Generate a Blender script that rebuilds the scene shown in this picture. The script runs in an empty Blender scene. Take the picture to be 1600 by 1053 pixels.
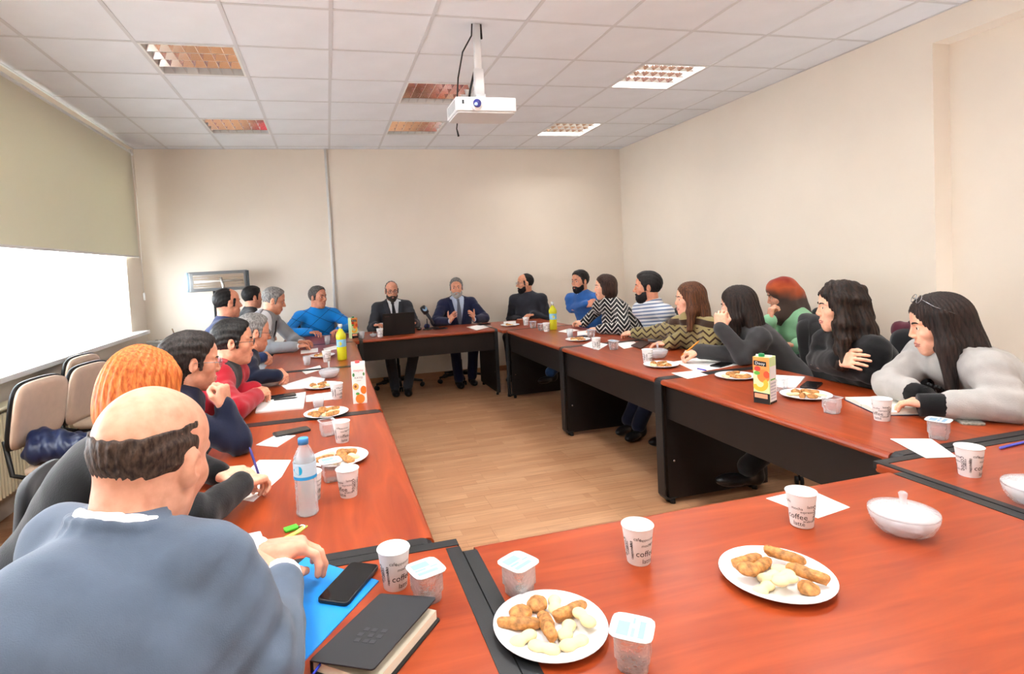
import bpy, bmesh, math, random
import numpy as np
from mathutils import Vector, Matrix
random.seed(4)
rng = np.random.default_rng(7)
SC = bpy.context.scene
COL = SC.collection
def V3(*a): return np.array(a, float)
def nrm(v): v = np.asarray(v, float); return v/max(np.linalg.norm(v), 1e-9)

EXPOSURE, SKY, LAMP_W = 0.86, 9.8, 27.0
CT0, CT1 = -.30, .70      # free edges of the near-left corner table, set clear of the man who sits at it
# ------------------------------------------------------------------ camera
CAMH = 1.43
CF, CYAW, CPITCH, CROLL, CCX, CCY = 871.73, -0.24615, -0.04341, 0.05215, 732.93, 452.20
def cam_rot():
    cy, sy = math.cos(CYAW), math.sin(CYAW); cp, sp = math.cos(CPITCH), math.sin(CPITCH); cr, sr = math.cos(CROLL), math.sin(CROLL)
    Rz = np.array([[cy,-sy,0],[sy,cy,0],[0,0,1]]); Rx = np.array([[1,0,0],[0,cp,-sp],[0,sp,cp]]); Ry = np.array([[cr,0,sr],[0,1,0],[-sr,0,cr]])
    return Rz@Rx@Ry
CR = cam_rot()
cam_d = bpy.data.cameras.new('camera'); cam = bpy.data.objects.new('camera', cam_d); COL.objects.link(cam)
cam_d.sensor_width = 36.0; cam_d.lens = CF/1600*36.0
cam_d.shift_x = (800-CCX)/1600; cam_d.shift_y = -(526.5-CCY)/1600
cam_d.clip_start = 0.02; cam_d.clip_end = 100
M = Matrix.Identity(4)
for i in range(3):
    M[i][0] = CR[i,0]; M[i][1] = CR[i,2]; M[i][2] = -CR[i,1]
M[2][3] = CAMH
cam.matrix_world = M
SC.camera = cam
# a pixel gives a direction; the distance comes from the plane the thing touches
def ray(u, v): return CR@np.array([(u-CCX)/CF, 1.0, -(v-CCY)/CF])
def pz(u, v, z=0.725): d = ray(u, v); t = (z-CAMH)/d[2]; return V3(d[0]*t, d[1]*t, z)
def px(u, v, x): d = ray(u, v); t = x/d[0]; return V3(x, d[1]*t, CAMH+d[2]*t)
def py(u, v, y): d = ray(u, v); t = y/d[1]; return V3(d[0]*t, y, CAMH+d[2]*t)

# ------------------------------------------------------------------ world, exposure
SC.view_settings.view_transform = 'Standard'; SC.view_settings.look = 'None'
SC.view_settings.exposure = EXPOSURE; SC.view_settings.gamma = 1.0; SC.view_settings.use_curve_mapping = False
world = bpy.data.worlds.new('overcast_sky'); SC.world = world; world.use_nodes = True
world.node_tree.nodes['Background'].inputs[0].default_value = (0.86, 0.93, 1.0, 1); world.node_tree.nodes['Background'].inputs[1].default_value = SKY
# room: x -2.05..4.06, y -1.7..7.115, z 0..2.94 ; the lamps that are on, some added out of view, sit in the ceiling grid (0.6 m tiles)
XL, XR, YB, YF, ZC = -2.05, 4.06, 7.115, -1.7, 2.94
GX0, GY0 = 0.110, 3.36
LIT = [(4,1), (4,4), (-2,-2), (1,-2), (4,-2), (-2,-5), (1,-5), (4,-5), (1,-8)]       # (column,row) of lit fixtures; those in negative rows are unseen, added for light
UNLIT = [(-2,1), (-2,4), (1,2), (1,4)]
for (c, r) in LIT:
    ld = bpy.data.lights.new('ceiling_lamp_tubes', 'AREA'); ld.shape = 'SQUARE'; ld.size = 0.5
    ld.energy = LAMP_W*(.38 if c == 4 else 1.0); ld.color = (0.94, 0.975, 1.0); ld.spread = math.radians(170)
    lo = bpy.data.objects.new('ceiling_lamp_tubes', ld); COL.objects.link(lo)
    lo.location = (GX0+.6*c+.3, GY0+.6*r+.3, ZC+0.075)

# ------------------------------------------------------------------ helpers
def lin(c):
    if isinstance(c, str): c = tuple(int(c[i:i+2], 16)/255 for i in (0, 2, 4))
    return tuple((x/12.92 if x <= .04045 else ((x+.055)/1.055)**2.4) for x in c)+(1,)
MATS = {}
def nodemat(name):
    m = bpy.data.materials.new(name); m.use_nodes = True
    nt = m.node_tree; return m, nt, nt.nodes['Principled BSDF']
def mat(name, col, rough=.5, metal=0, spec=.5, bump=0, bscale=60, var=0, vscale=8, emit=0, alpha=None, trans=0, ior=1.45, coat=0, stretch=(1,1,1), sheen=0):
    if name in MATS: return MATS[name]
    m, nt, b = nodemat(name); N, L = nt.nodes, nt.links
    c = lin(col); b.inputs['Base Color'].default_value = c; b.inputs['Roughness'].default_value = rough
    b.inputs['Metallic'].default_value = metal; b.inputs['Specular IOR Level'].default_value = spec; b.inputs['IOR'].default_value = ior
    b.inputs['Coat Weight'].default_value = coat; b.inputs['Coat Roughness'].default_value = .15
    b.inputs['Sheen Weight'].default_value = sheen
    if trans: b.inputs['Transmission Weight'].default_value = trans
    if alpha is not None: b.inputs['Alpha'].default_value = alpha
    if emit: b.inputs['Emission Color'].default_value = c; b.inputs['Emission Strength'].default_value = emit
    if var or bump:
        tc = N.new('ShaderNodeTexCoord'); mp = N.new('ShaderNodeMapping'); mp.inputs['Scale'].default_value = stretch
        L.new(tc.outputs['Object'], mp.inputs[0])
    if var:
        n = N.new('ShaderNodeTexNoise'); n.inputs['Scale'].default_value = vscale; n.inputs['Detail'].default_value = 5
        L.new(mp.outputs[0], n.inputs['Vector'])
        r = N.new('ShaderNodeValToRGB'); r.color_ramp.elements[0].position = .3; r.color_ramp.elements[1].position = .72
        r.color_ramp.elements[0].color = tuple(x*(1-var) for x in c[:3])+(1,); r.color_ramp.elements[1].color = tuple(min(1, x*(1+var)) for x in c[:3])+(1,)
        L.new(n.outputs['Fac'], r.inputs[0]); L.new(r.outputs[0], b.inputs['Base Color'])
    if bump:
        n2 = N.new('ShaderNodeTexNoise'); n2.inputs['Scale'].default_value = bscale; n2.inputs['Detail'].default_value = 4
        L.new(mp.outputs[0], n2.inputs['Vector'])
        bp = N.new('ShaderNodeBump'); bp.inputs['Strength'].default_value = bump; bp.inputs['Distance'].default_value = .004
        L.new(n2.outputs['Fac'], bp.inputs['Height']); L.new(bp.outputs[0], b.inputs['Normal'])
    MATS[name] = m; return m

def tag(o, label=None, cat=None, group=None, kind=None):
    if label: o['label'] = label
    if cat: o['category'] = cat
    if group: o['group'] = group
    if kind: o['kind'] = kind
    return o
def empty(name, loc=(0,0,0), rz=0, label=None, cat=None, group=None):
    o = bpy.data.objects.new(name, None); COL.objects.link(o); o.location = loc; o.rotation_euler = (0, 0, rz); o.empty_display_size = .05
    return tag(o, label, cat, group)
def link(name, me, parent=None, loc=(0,0,0), rz=0):
    o = bpy.data.objects.new(name, me); COL.objects.link(o); o.location = loc; o.rotation_euler = (0, 0, rz)
    if parent is not None: o.parent = parent
    return o
def copy_tree(o, parent=None):
    c = o.copy(); COL.objects.link(c); c.parent = parent
    for ch in list(o.children): copy_tree(ch, c)
    return c

class MB:
    """collects boxes, lathes, tubes and prisms; build() links them as one mesh object"""
    def __init__(s): s.v = []; s.f = []; s.m = []; s.sm = []
    def add(s, v, f, m=0, smooth=False):
        b = len(s.v); s.v += [tuple(map(float, p)) for p in v]
        for q in f: s.f.append(tuple(i+b for i in q)); s.m.append(m); s.sm.append(smooth)
        return s
    def box(s, x0, x1, y0, y1, z0, z1, m=0):
        v = [(x0,y0,z0),(x1,y0,z0),(x1,y1,z0),(x0,y1,z0),(x0,y0,z1),(x1,y0,z1),(x1,y1,z1),(x0,y1,z1)]
        return s.add(v, [(0,3,2,1),(4,5,6,7),(0,1,5,4),(1,2,6,5),(2,3,7,6),(3,0,4,7)], m)
    def prism(s, pts, z0, z1, m=0, ax='z', smooth=False):
        n = len(pts); f = {'z': lambda a, b, c: (a, b, c), 'x': lambda a, b, c: (c, a, b), 'y': lambda a, b, c: (b, c, a)}[ax]
        v = [f(a, b, z0) for a, b in pts]+[f(a, b, z1) for a, b in pts]
        s.add(v, [tuple(range(n-1, -1, -1)), tuple(range(n, 2*n))], m)
        b = len(s.v)-2*n
        for i in range(n):
            j = (i+1) % n; s.f.append((b+i, b+j, b+n+j, b+n+i)); s.m.append(m); s.sm.append(smooth)
        return s
    def rbox(s, x0, x1, y0, y1, z0, z1, r=.01, m=0, seg=4, ax='z'):
        pts = []
        for cx, cy, a0 in ((x1-r, y1-r, 0), (x0+r, y1-r, 90), (x0+r, y0+r, 180), (x1-r, y0+r, 270)):
            for k in range(seg+1): a = math.radians(a0+90*k/seg); pts.append((cx+r*math.cos(a), cy+r*math.sin(a)))
        return s.prism(pts, z0, z1, m, ax, True)
    def lathe(s, prof, n=20, c=(0,0,0), m=0, cap0=True, cap1=True, smooth=True, sx=1, sy=1, power=None):
        v = []; f = []
        for (r, z) in prof:
            for k in range(n):
                a = 2*math.pi*k/n; ca, sa = math.cos(a), math.sin(a)
                if power: q = (abs(ca)**power+abs(sa)**power)**(-1/power); ca *= q; sa *= q
                v.append((c[0]+r*ca*sx, c[1]+r*sa*sy, c[2]+z))
        for i in range(len(prof)-1):
            for k in range(n): j = (k+1) % n; f.append((i*n+k, i*n+j, (i+1)*n+j, (i+1)*n+k))
        s.add(v, f, m, smooth); b = len(s.v)-len(v)
        if cap0: s.f.append(tuple(b+k for k in range(n-1, -1, -1))); s.m.append(m); s.sm.append(False)
        if cap1: s.f.append(tuple(b+(len(prof)-1)*n+k for k in range(n))); s.m.append(m); s.sm.append(False)
        return s
    def tube(s, pts, r, n=8, m=0, closed=False):
        pts = [np.array(p, float) for p in pts]; N = len(pts); rs = r if hasattr(r, '__len__') else [r]*N; v = []; up = None
        for i in range(N):
            if closed: t = pts[(i+1) % N]-pts[i-1]
            else: t = pts[min(i+1, N-1)]-pts[max(i-1, 0)]
            t = nrm(t)
            if up is None: up = V3(0,0,1) if abs(t[2]) < .9 else V3(1,0,0)
            a = nrm(np.cross(t, up)); b = np.cross(a, t); up = b
            for k in range(n): g = 2*math.pi*k/n; v.append(pts[i]+rs[i]*(math.cos(g)*a+math.sin(g)*b))
        f = []
        for i in range(N if closed else N-1):
            i2 = (i+1) % N
            for k in range(n): j = (k+1) % n; f.append((i*n+k, i*n+j, i2*n+j, i2*n+k))
        if not closed: f += [tuple(range(n-1, -1, -1)), tuple((N-1)*n+k for k in range(n))]
        return s.add(v, f, m, True)
    def sphere(s, c, r, n=12, m=0, sc=(1,1,1)):
        prof = [(r*math.sin(math.pi*i/8), -r*math.cos(math.pi*i/8)) for i in range(9)]
        v = []; f = []
        for (q, z) in prof:
            for k in range(n): a = 2*math.pi*k/n; v.append((c[0]+q*math.cos(a)*sc[0], c[1]+q*math.sin(a)*sc[1], c[2]+z*sc[2]))
        for i in range(8):
            for k in range(n): j = (k+1) % n; f.append((i*n+k, i*n+j, (i+1)*n+j, (i+1)*n+k))
        return s.add(v, f, m, True)
    def xf(s, M, i0=0):
        for i in range(i0, len(s.v)): s.v[i] = tuple(M@Vector(s.v[i]))
        return s
    def mesh(s, name, mats, bevel=0):
        me = bpy.data.meshes.new(name); me.from_pydata(s.v, [], s.f)
        for m in (mats if isinstance(mats, (list, tuple)) else [mats]): me.materials.append(m)
        me.polygons.foreach_set('material_index', s.m); me.polygons.foreach_set('use_smooth', s.sm)
        bm = bmesh.new(); bm.from_mesh(me); bmesh.ops.remove_doubles(bm, verts=bm.verts, dist=1e-6); bmesh.ops.recalc_face_normals(bm, faces=bm.faces)
        if bevel:
            es = [e for e in bm.edges if len(e.link_faces) == 2 and e.calc_face_angle(0) > .7]
            bmesh.ops.bevel(bm, geom=es, offset=bevel, segments=2, affect='EDGES', profile=.5)
        bm.to_mesh(me); bm.free(); me.update(); return me
    def build(s, name, mats, parent=None, loc=(0,0,0), rz=0, bevel=0): return link(name, s.mesh(name, mats, bevel), parent, loc, rz)

# ------------------------------------------------------------------ signed-distance modelling (bodies, hair, cloth)
class Field:
    def __init__(s, lo, hi, h):
        s.h = h; s.lo = np.array(lo, float)-2*h; n = np.ceil((np.array(hi, float)+2*h-s.lo)/h).astype(int)+1
        s.ax = [s.lo[i]+h*np.arange(n[i]) for i in range(3)]; s.F = np.full(tuple(n), 9.0, np.float32)
    def sl(s, lo, hi, pad):
        out = []
        for i in range(3):
            a = int(np.clip(np.floor((lo[i]-pad-s.lo[i])/s.h), 0, len(s.ax[i])-1)); b = int(np.clip(np.ceil((hi[i]+pad-s.lo[i])/s.h)+1, a+1, len(s.ax[i]))); out.append(slice(a, b))
        return tuple(out)
    def pts(s, sl): return s.ax[0][sl[0]][:,None,None], s.ax[1][sl[1]][None,:,None], s.ax[2][sl[2]][None,None,:]
    def op(s, fn, lo, hi, k=.01, sub=False, inter=False):
        sl = s.sl(lo, hi, k+3*s.h); x, y, z = s.pts(sl); d = fn(x, y, z); A = s.F[sl]
        if sub: d = -d
        hh = np.maximum(k-np.abs(A-d), 0)/max(k, 1e-6)
        s.F[sl] = (np.maximum(A, d)+hh*hh*k*.25) if sub else (np.minimum(A, d)-hh*hh*k*.25)
    def cap(s, a, b, r1, r2=None, k=.01, sub=False):
        a = np.array(a, float); b = np.array(b, float); r2 = r1 if r2 is None else r2; ba = b-a; l2 = max(ba@ba, 1e-9)
        def fn(x, y, z):
            t = np.clip(((x-a[0])*ba[0]+(y-a[1])*ba[1]+(z-a[2])*ba[2])/l2, 0, 1)
            return np.sqrt((x-a[0]-ba[0]*t)**2+(y-a[1]-ba[1]*t)**2+(z-a[2]-ba[2]*t)**2)-(r1+(r2-r1)*t)
        R = max(r1, r2); s.op(fn, np.minimum(a, b)-R, np.maximum(a, b)+R, k, sub); return s
    def ell(s, c, r, k=.01, sub=False, ax=None):
        c = np.array(c, float); r = np.array(r, float); A = np.eye(3) if ax is None else np.array(ax, float)
        def fn(x, y, z):
            q = [((x-c[0])*A[i,0]+(y-c[1])*A[i,1]+(z-c[2])*A[i,2])/r[i] for i in range(3)]
            k0 = np.sqrt(q[0]**2+q[1]**2+q[2]**2)+1e-6; k1 = np.sqrt((q[0]/r[0])**2+(q[1]/r[1])**2+(q[2]/r[2])**2)+1e-6
            return k0*(k0-1)/k1
        e = np.sqrt((A.T**2)@(r**2)); s.op(fn, c-e, c+e, k, sub); return s
    def box(s, c, hs, r=.005, k=.01, sub=False, ax=None):
        c = np.array(c, float); hs = np.array(hs, float); A = np.eye(3) if ax is None else np.array(ax, float)
        def fn(x, y, z):
            q = [np.abs((x-c[0])*A[i,0]+(y-c[1])*A[i,1]+(z-c[2])*A[i,2])-(hs[i]-r) for i in range(3)]
            o = np.sqrt(np.maximum(q[0],0)**2+np.maximum(q[1],0)**2+np.maximum(q[2],0)**2)
            return o+np.minimum(np.maximum(q[0], np.maximum(q[1], q[2])), 0)-r
        e = np.abs(A.T)@hs; s.op(fn, c-e, c+e, k, sub); return s
    def disp(s, fn): x, y, z = s.pts((slice(None),)*3); s.F += fn(x, y, z).astype(np.float32)
    def mesh(s):
        F = s.F; S = F < 0; n = F.shape
        cnt = np.zeros((n[0]-1, n[1]-1, n[2]-1), np.int8)
        for dx in (0,1):
            for dy in (0,1):
                for dz in (0,1): cnt += S[dx:n[0]-1+dx, dy:n[1]-1+dy, dz:n[2]-1+dz]
        act = (cnt > 0) & (cnt < 8); I = np.argwhere(act); idx = np.full(act.shape, -1, np.int64); idx[act] = np.arange(len(I))
        acc = np.zeros((len(I), 3)); num = np.zeros(len(I))
        corners = [(a, b, c) for a in (0,1) for b in (0,1) for c in (0,1)]
        for p in corners:
            for a in range(3):
                if p[a] == 0:
                    q = list(p); q[a] = 1
                    f0 = F[I[:,0]+p[0], I[:,1]+p[1], I[:,2]+p[2]]; f1 = F[I[:,0]+q[0], I[:,1]+q[1], I[:,2]+q[2]]
                    m = (f0 < 0) != (f1 < 0); t = np.where(m, f0/np.where(m, f0-f1, 1), 0)
                    for c in range(3): acc[:,c] += np.where(m, p[c]+(t if c == a else 0), 0)
                    num += m
        vs = s.lo+(I+acc/num[:,None])*s.h
        fs = []
        for a in range(3):
            b, c = (a+1) % 3, (a+2) % 3
            sl0 = [slice(None)]*3; sl1 = [slice(None)]*3; sl0[a] = slice(0, n[a]-1); sl1[a] = slice(1, n[a])
            for q in (b, c): sl0[q] = slice(1, n[q]-1); sl1[q] = slice(1, n[q]-1)
            A0 = S[tuple(sl0)]; A1 = S[tuple(sl1)]; E = np.argwhere(A0 != A1)
            if not len(E): continue
            flip = A1[E[:,0], E[:,1], E[:,2]]
            base = E.copy(); base[:,b] += 1; base[:,c] += 1
            def cell(db, dc): w = base.copy(); w[:,b] -= db; w[:,c] -= dc; return idx[w[:,0], w[:,1], w[:,2]]
            Q = np.stack([cell(1,1), cell(0,1), cell(0,0), cell(1,0)], 1); Q[flip] = Q[flip][:, ::-1]; fs.append(Q)
        return vs, (np.concatenate(fs) if fs else np.zeros((0,4), int))
def wob(seed, f, amp):
    g = np.random.default_rng(seed); D = g.normal(size=(5,3))*f; P = g.uniform(0, 6.28, 5)
    def fn(x, y, z):
        d = 0
        for i in range(5): d = d+np.sin(x*D[i,0]+y*D[i,1]+z*D[i,2]+P[i])
        return d*amp/5
    return fn
def npmesh(name, vs, fs, mats, mi=None, smooth=True):
    me = bpy.data.meshes.new(name); nv, nf = len(vs), len(fs)
    me.vertices.add(nv); me.vertices.foreach_set('co', np.asarray(vs, np.float32).ravel())
    me.loops.add(nf*4); me.loops.foreach_set('vertex_index', np.asarray(fs, np.int32).ravel())
    me.polygons.add(nf); me.polygons.foreach_set('loop_start', np.arange(nf, dtype=np.int32)*4)
    for m in (mats if isinstance(mats, (list, tuple)) else [mats]): me.materials.append(m)
    if mi is not None: me.polygons.foreach_set('material_index', np.asarray(mi, np.int32))
    me.polygons.foreach_set('use_smooth', np.full(nf, smooth)); me.update(calc_edges=True); me.validate(); return me

# ------------------------------------------------------------------ people
def skin_mat(name, col):
    if name in MATS: return MATS[name]
    m, nt, b = nodemat(name); N, L = nt.nodes, nt.links; c = lin(col); c = tuple(min(.95, x*1.22+.02) for x in c[:3])+(1,)
    tc = N.new('ShaderNodeTexCoord'); n = N.new('ShaderNodeTexNoise'); n.inputs['Scale'].default_value = 38; n.inputs['Detail'].default_value = 6
    L.new(tc.outputs['Object'], n.inputs['Vector']); r = N.new('ShaderNodeValToRGB')
    r.color_ramp.elements[0].color = (c[0]*.86, c[1]*.76, c[2]*.72, 1); r.color_ramp.elements[0].position = .3
    r.color_ramp.elements[1].color = (min(1,c[0]*1.06), min(1,c[1]*1.06), min(1,c[2]*1.06), 1); r.color_ramp.elements[1].position = .7
    L.new(n.outputs['Fac'], r.inputs[0]); L.new(r.outputs[0], b.inputs['Base Color']); b.inputs['Roughness'].default_value = .48
    b.inputs['Subsurface Weight'].default_value = .12; b.inputs['Subsurface Radius'].default_value = (.012, .004, .002); b.inputs['Specular IOR Level'].default_value = .35
    MATS[name] = m; return m
def hair_mat(name, c1, c2, sz=.07, rough=.55, scale=150):
    if name in MATS: return MATS[name]
    m, nt, b = nodemat(name); N, L = nt.nodes, nt.links
    tc = N.new('ShaderNodeTexCoord'); mp = N.new('ShaderNodeMapping'); mp.inputs['Scale'].default_value = (1, 1, sz); L.new(tc.outputs['Object'], mp.inputs[0])
    n = N.new('ShaderNodeTexNoise'); n.inputs['Scale'].default_value = scale; n.inputs['Detail'].default_value = 4; L.new(mp.outputs[0], n.inputs['Vector'])
    r = N.new('ShaderNodeValToRGB'); r.color_ramp.elements[0].color = lin(c1); r.color_ramp.elements[0].position = .35; r.color_ramp.elements[1].color = lin(c2); r.color_ramp.elements[1].position = .68
    L.new(n.outputs['Fac'], r.inputs[0]); L.new(r.outputs[0], b.inputs['Base Color']); b.inputs['Roughness'].default_value = rough; b.inputs['Specular IOR Level'].default_value = .28
    bp = N.new('ShaderNodeBump'); bp.inputs['Strength'].default_value = .55; bp.inputs['Distance'].default_value = .004; L.new(n.outputs['Fac'], bp.inputs['Height']); L.new(bp.outputs[0], b.inputs['Normal'])
    MATS[name] = m; return m
def cloth(name, col, var=.12, bump=.25, rough=.85, vs=14, bs=220, sheen=.2): return mat('cloth_'+name, col, rough, var=var, vscale=vs, bump=bump, bscale=bs, sheen=sheen, spec=.25)

_lips = mat('lips', 'bf7a6e', .5); _sclera = mat('eye_white', 'e8e4df', .3); _iris = mat('iris_brown', '2c1a10', .2)
def eye_mesh():
    mb = MB(); n = 12
    for i in range(9): pass
    rings = [0, 16, 33, 52, 80, 115, 150, 180]; v = []; f = []; ms = []
    for a in rings:
        for k in range(n): g = 2*math.pi*k/n; q = math.radians(a); v.append((.0122*math.sin(q)*math.cos(g), .0122*math.cos(q), .0122*math.sin(q)*math.sin(g)))
    for i in range(len(rings)-1):
        for k in range(n): j = (k+1) % n; mb.m.append(1 if i < 2 else 0); mb.sm.append(True); mb.f.append((i*n+k, i*n+j, (i+1)*n+j, (i+1)*n+k))
    mb.v = v
    return mb.mesh('eye', [_sclera, _iris])
EYE = None
def frame(yaw, pitch=0, roll=0):
    """axes right, forward, up; yaw = azimuth of the forward direction in degrees from +x"""
    a = math.radians(yaw); p = math.radians(pitch); r = math.radians(roll)
    f = V3(math.cos(a)*math.cos(p), math.sin(a)*math.cos(p), math.sin(p)); rt = V3(math.sin(a), -math.cos(a), 0); up = np.cross(rt, f)
    return np.stack([rt*math.cos(r)+up*math.sin(r), f, up*math.cos(r)-rt*math.sin(r)])
def plane(n, p):
    n = nrm(n); return lambda x, y, z: n[0]*(x-p[0])+n[1]*(y-p[1])+n[2]*(z-p[2])

def head_field(h, fem, neck_l, jaw=1.0, fat=0):
    f = Field((-.11,-.16,min(-.15, neck_l[2]-.03)), (.11,.15,.15), h); w = .94 if fem else 1.0
    f.ell((0,-.018,.035), (.074,.094,.088), .01); f.ell((0,.032,.045), (.060*w,.054,.058), .03); f.ell((0,.026,-.035), ((.058+fat)*w,.060,.078), .03)
    for s in (-1,1):
        f.cap((s*.046*w*jaw,.0,-.060), (s*.008,.056,-.098), .019+fat, .017, .025)
        f.ell((s*.042*w,.054,-.020), (.022,.022,.020), .025)
        if not fem: f.cap((s*.046,.070,.027), (s*.012,.083,.024), .0075, .0075, .014)
        else: f.cap((s*.044,.070,.028), (s*.012,.080,.026), .005, .005, .014)
    f.ell((0,.062,-.101), (.022*jaw,.018,.017), .015)
    f.ell((0,.062,-.066), (.034,.026,.030), .02)
    nr = .0085 if fem else .0115
    f.cap((0,.083,.018), (0,.100 if fem else .106,-.026), .0060 if fem else .0065, nr, .012)
    for s in (-1,1):
        f.ell((s*.0125,.093,-.032), (.0078,.010,.0075), .006)
        f.ell((s*.031,.092,.005), (.018,.011,.0115), .012, sub=True)
        f.ell((s*.031,.0695,.005), (.0150,.0150,.0140), .004)
        f.ell((s*.031,.0855,.0035), (.0132,.009,.0053), .002, sub=True)
    # lips
    for s in (-1,1):
        f.cap((s*.021,.0805,-.0650), (0,.0905,-.0620), .0042, .0055, .004); f.cap((s*.018,.0805,-.0715), (0,.0890,-.0735), .0045, .0062, .004)
        f.cap((s*.022,.0880,-.0680), (0,.0975,-.0678), .0016, .0022, .002, sub=True)
    for s in (-1,1):
        f.ell((s*.076,-.010,-.004), (.0105,.019,.031), .006, ax=[[math.cos(.35),-s*math.sin(.35),0],[s*math.sin(.35),math.cos(.35),0],[0,0,1]])
        f.ell((s*.088,-.003,.001), (.009,.010,.018), .004, sub=True)
    nr = .048 if fem else .056+fat
    f.cap((0,-.028,-.055), neck_l, nr, nr+.006, .03)
    return f
def lips_mask(c):
    d = np.full(len(c), 1.0)
    for s in (-1,1):
        for a, b, r in (((s*.021,.0805,-.065),(0,.0905,-.062),.0062), ((s*.018,.0805,-.0715),(0,.089,-.0735),.0068)):
            a = np.array(a); b = np.array(b); t = np.clip(((c-a)@(b-a))/((b-a)@(b-a)), 0, 1); d = np.minimum(d, np.linalg.norm(c-a-t[:,None]*(b-a), axis=1)-r)
    return d < 0

def hair_field(kind, h, seed=1, t=0.0, length=.25, groove=.0022, front=.078, vol=0.0):
    lo, hi = (-.17-vol,-.2-vol,-.15), (.17+vol,.16,.2)
    if kind in ('long','curly','bob'): lo = (-.2,-.22,-.12-length)
    if kind == 'short' and length > .3: lo = (-.17,-.2,-.30)
    f = Field(lo, hi, h)
    def cut(n, p, k=.012):
        fn = plane(n, p); x, y, z = f.pts((slice(None),)*3); d = fn(x, y, z)+np.zeros_like(f.F); hh = np.maximum(k-np.abs(f.F-d), 0)/k; f.F[:] = np.maximum(f.F, d)+hh*hh*k*.25
    if kind == 'short':        # cropped or combed short hair, plane at the hairline and at the nape
        f.ell((0,-.020,.038), (.080+t,.100+t,.094+t), .01); f.ell((0,.03,.072+t*.8), (.062,.052,.050), .03)
        cut((0,.105,-.060), (0,front,.086)); 
        x, y, z = f.pts((slice(None),)*3); nape = plane((0,.05,-.12), (0,.014,-.030))(x, y, z)
        f.F[:] = np.maximum(f.F, nape)
        for s in (-1,1): f.cap((s*.073,.022,.03), (s*.074,.020,-.022), .010, .007, .008)
        for s in (-1,1): f.ell((s*.084,-.008,-.006), (.020,.022,.034), .006, sub=True)
        if length > .3:          # combed back and falling behind the neck
            f.cap((0,-.075,.03), (0,-.085,-.14), .070, .060, .04); f.cap((0,-.085,-.14), (0,-.09,-.24), .060, .040, .04)
    elif kind == 'receding':
        f.ell((0,-.020,.036), (.079+t,.099+t,.090+t), .01)
        cut((0,.09,-.02), (0,.012,.10)); x, y, z = f.pts((slice(None),)*3); f.F[:] = np.maximum(f.F, plane((0,.05,-.12), (0,.014,-.030))(x, y, z))
        for s in (-1,1): f.cap((s*.072,.028,.032), (s*.074,.020,-.022), .011, .007, .008)
        for s in (-1,1): f.ell((s*.084,-.008,-.006), (.020,.022,.034), .006, sub=True)
    elif kind == 'ring':       # bald on top, hair round the back and sides
        f.ell((0,-.020,.034), (.0795+t,.0995+t,.090+t), .01)
        x, y, z = f.pts((slice(None),)*3)
        f.F[:] = np.maximum(f.F, plane((0,.05,-.12), (0,.016,-.056))(x, y, z)); f.F[:] = np.maximum(f.F, plane((0,-.28,.96), (0,-.03,.062))(x, y, z)); f.F[:] = np.maximum(f.F, plane((0,1,-.1), (0,.045,.03))(x, y, z))
        for s in (-1,1): f.ell((s*.084,-.008,-.006), (.020,.021,.033), .006, sub=True)
    else:
        f.ell((0,-.020,.040), (.086+t,.104+t,.096+t), .01); f.ell((0,.016,.070), (.066,.056,.050), .03)
        L = length
        if kind == 'bob':
            f.ell((0,-.045,-.03), (.098+t,.082+t,.12+t*.5), .03)
            for s in (-1,1): f.cap((s*.074,.012,.05), (s*.086,.018,-.02-L*.45), .030+t*.5, .026+t*.5, .03)
        else:
            f.ell((0,-.062,-.06), (.094+t,.066+t,.15), .03); f.ell((0,-.085,-.06-L*.55), (.105+t+vol,.055+t+vol*.5,.06+L*.5), .04)
            for s in (-1,1):
                f.cap((s*.074,.010,.05), (s*.088,.010,-.08), .028+t*.5, .034+t, .03); f.cap((s*.088,.010,-.08), (s*(.105+vol*.6),.035,-.08-L*.9), .034+t+vol*.4, .020+t+vol*.3, .03)
        f.ell((0,.110,-.050), (.058,.085,.120), .010, sub=True); f.ell((0,.10,.01), (.050,.060,.062), .012, sub=True)
    g = wob(seed, 26, 1.0)
    if kind in ('short','receding','ring'): f.disp(lambda x, y, z: groove*np.sin(np.arctan2(x, .06+z+0*y)*34+2.5*g(x, y, z))*.6+wob(seed+3, 120, .0016)(x, y, z))
    else:
        amp = .011 if kind == 'curly' else .0028
        f.disp(lambda x, y, z: groove*np.sin(np.arctan2(x, -y+.02)*38+3*g(x, y, z))+wob(seed+5, 70 if kind == 'curly' else 30, amp)(x, y, z))
    return f
def beard_field(h, full=1.0, t=.006):
    f = Field((-.1,-.05,-.15), (.1,.13,.03), h)
    f.ell((0,.026,-.040), (.060+t,.062+t,.080+t), .02); f.ell((0,.062,-.101), (.024+t,.021+t,.020+t), .02)
    for s in (-1,1): f.cap((s*.048,.0,-.060), (s*.008,.056,-.098), .021+t, .020+t, .025)
    f.ell((0,.066,-.066), (.036+t*.4,.026+t*.6,.031+t), .02)
    x, y, z = f.pts((slice(None),)*3)
    f.F[:] = np.maximum(f.F, plane((0,.25,1), (0,.08,-.047))(x, y, z)); f.F[:] = np.maximum(f.F, plane((0,-1,.12), (0,.012,-.03))(x, y, z))
    f.ell((0,.100,-.069), (.019,.022,.0085), .004, sub=True)
    for s in (-1,1): f.ell((s*.047,.075,-.036), (.028,.03,.022), .008, sub=True)
    f.disp(wob(9, 160, .0022)); return f

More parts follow.
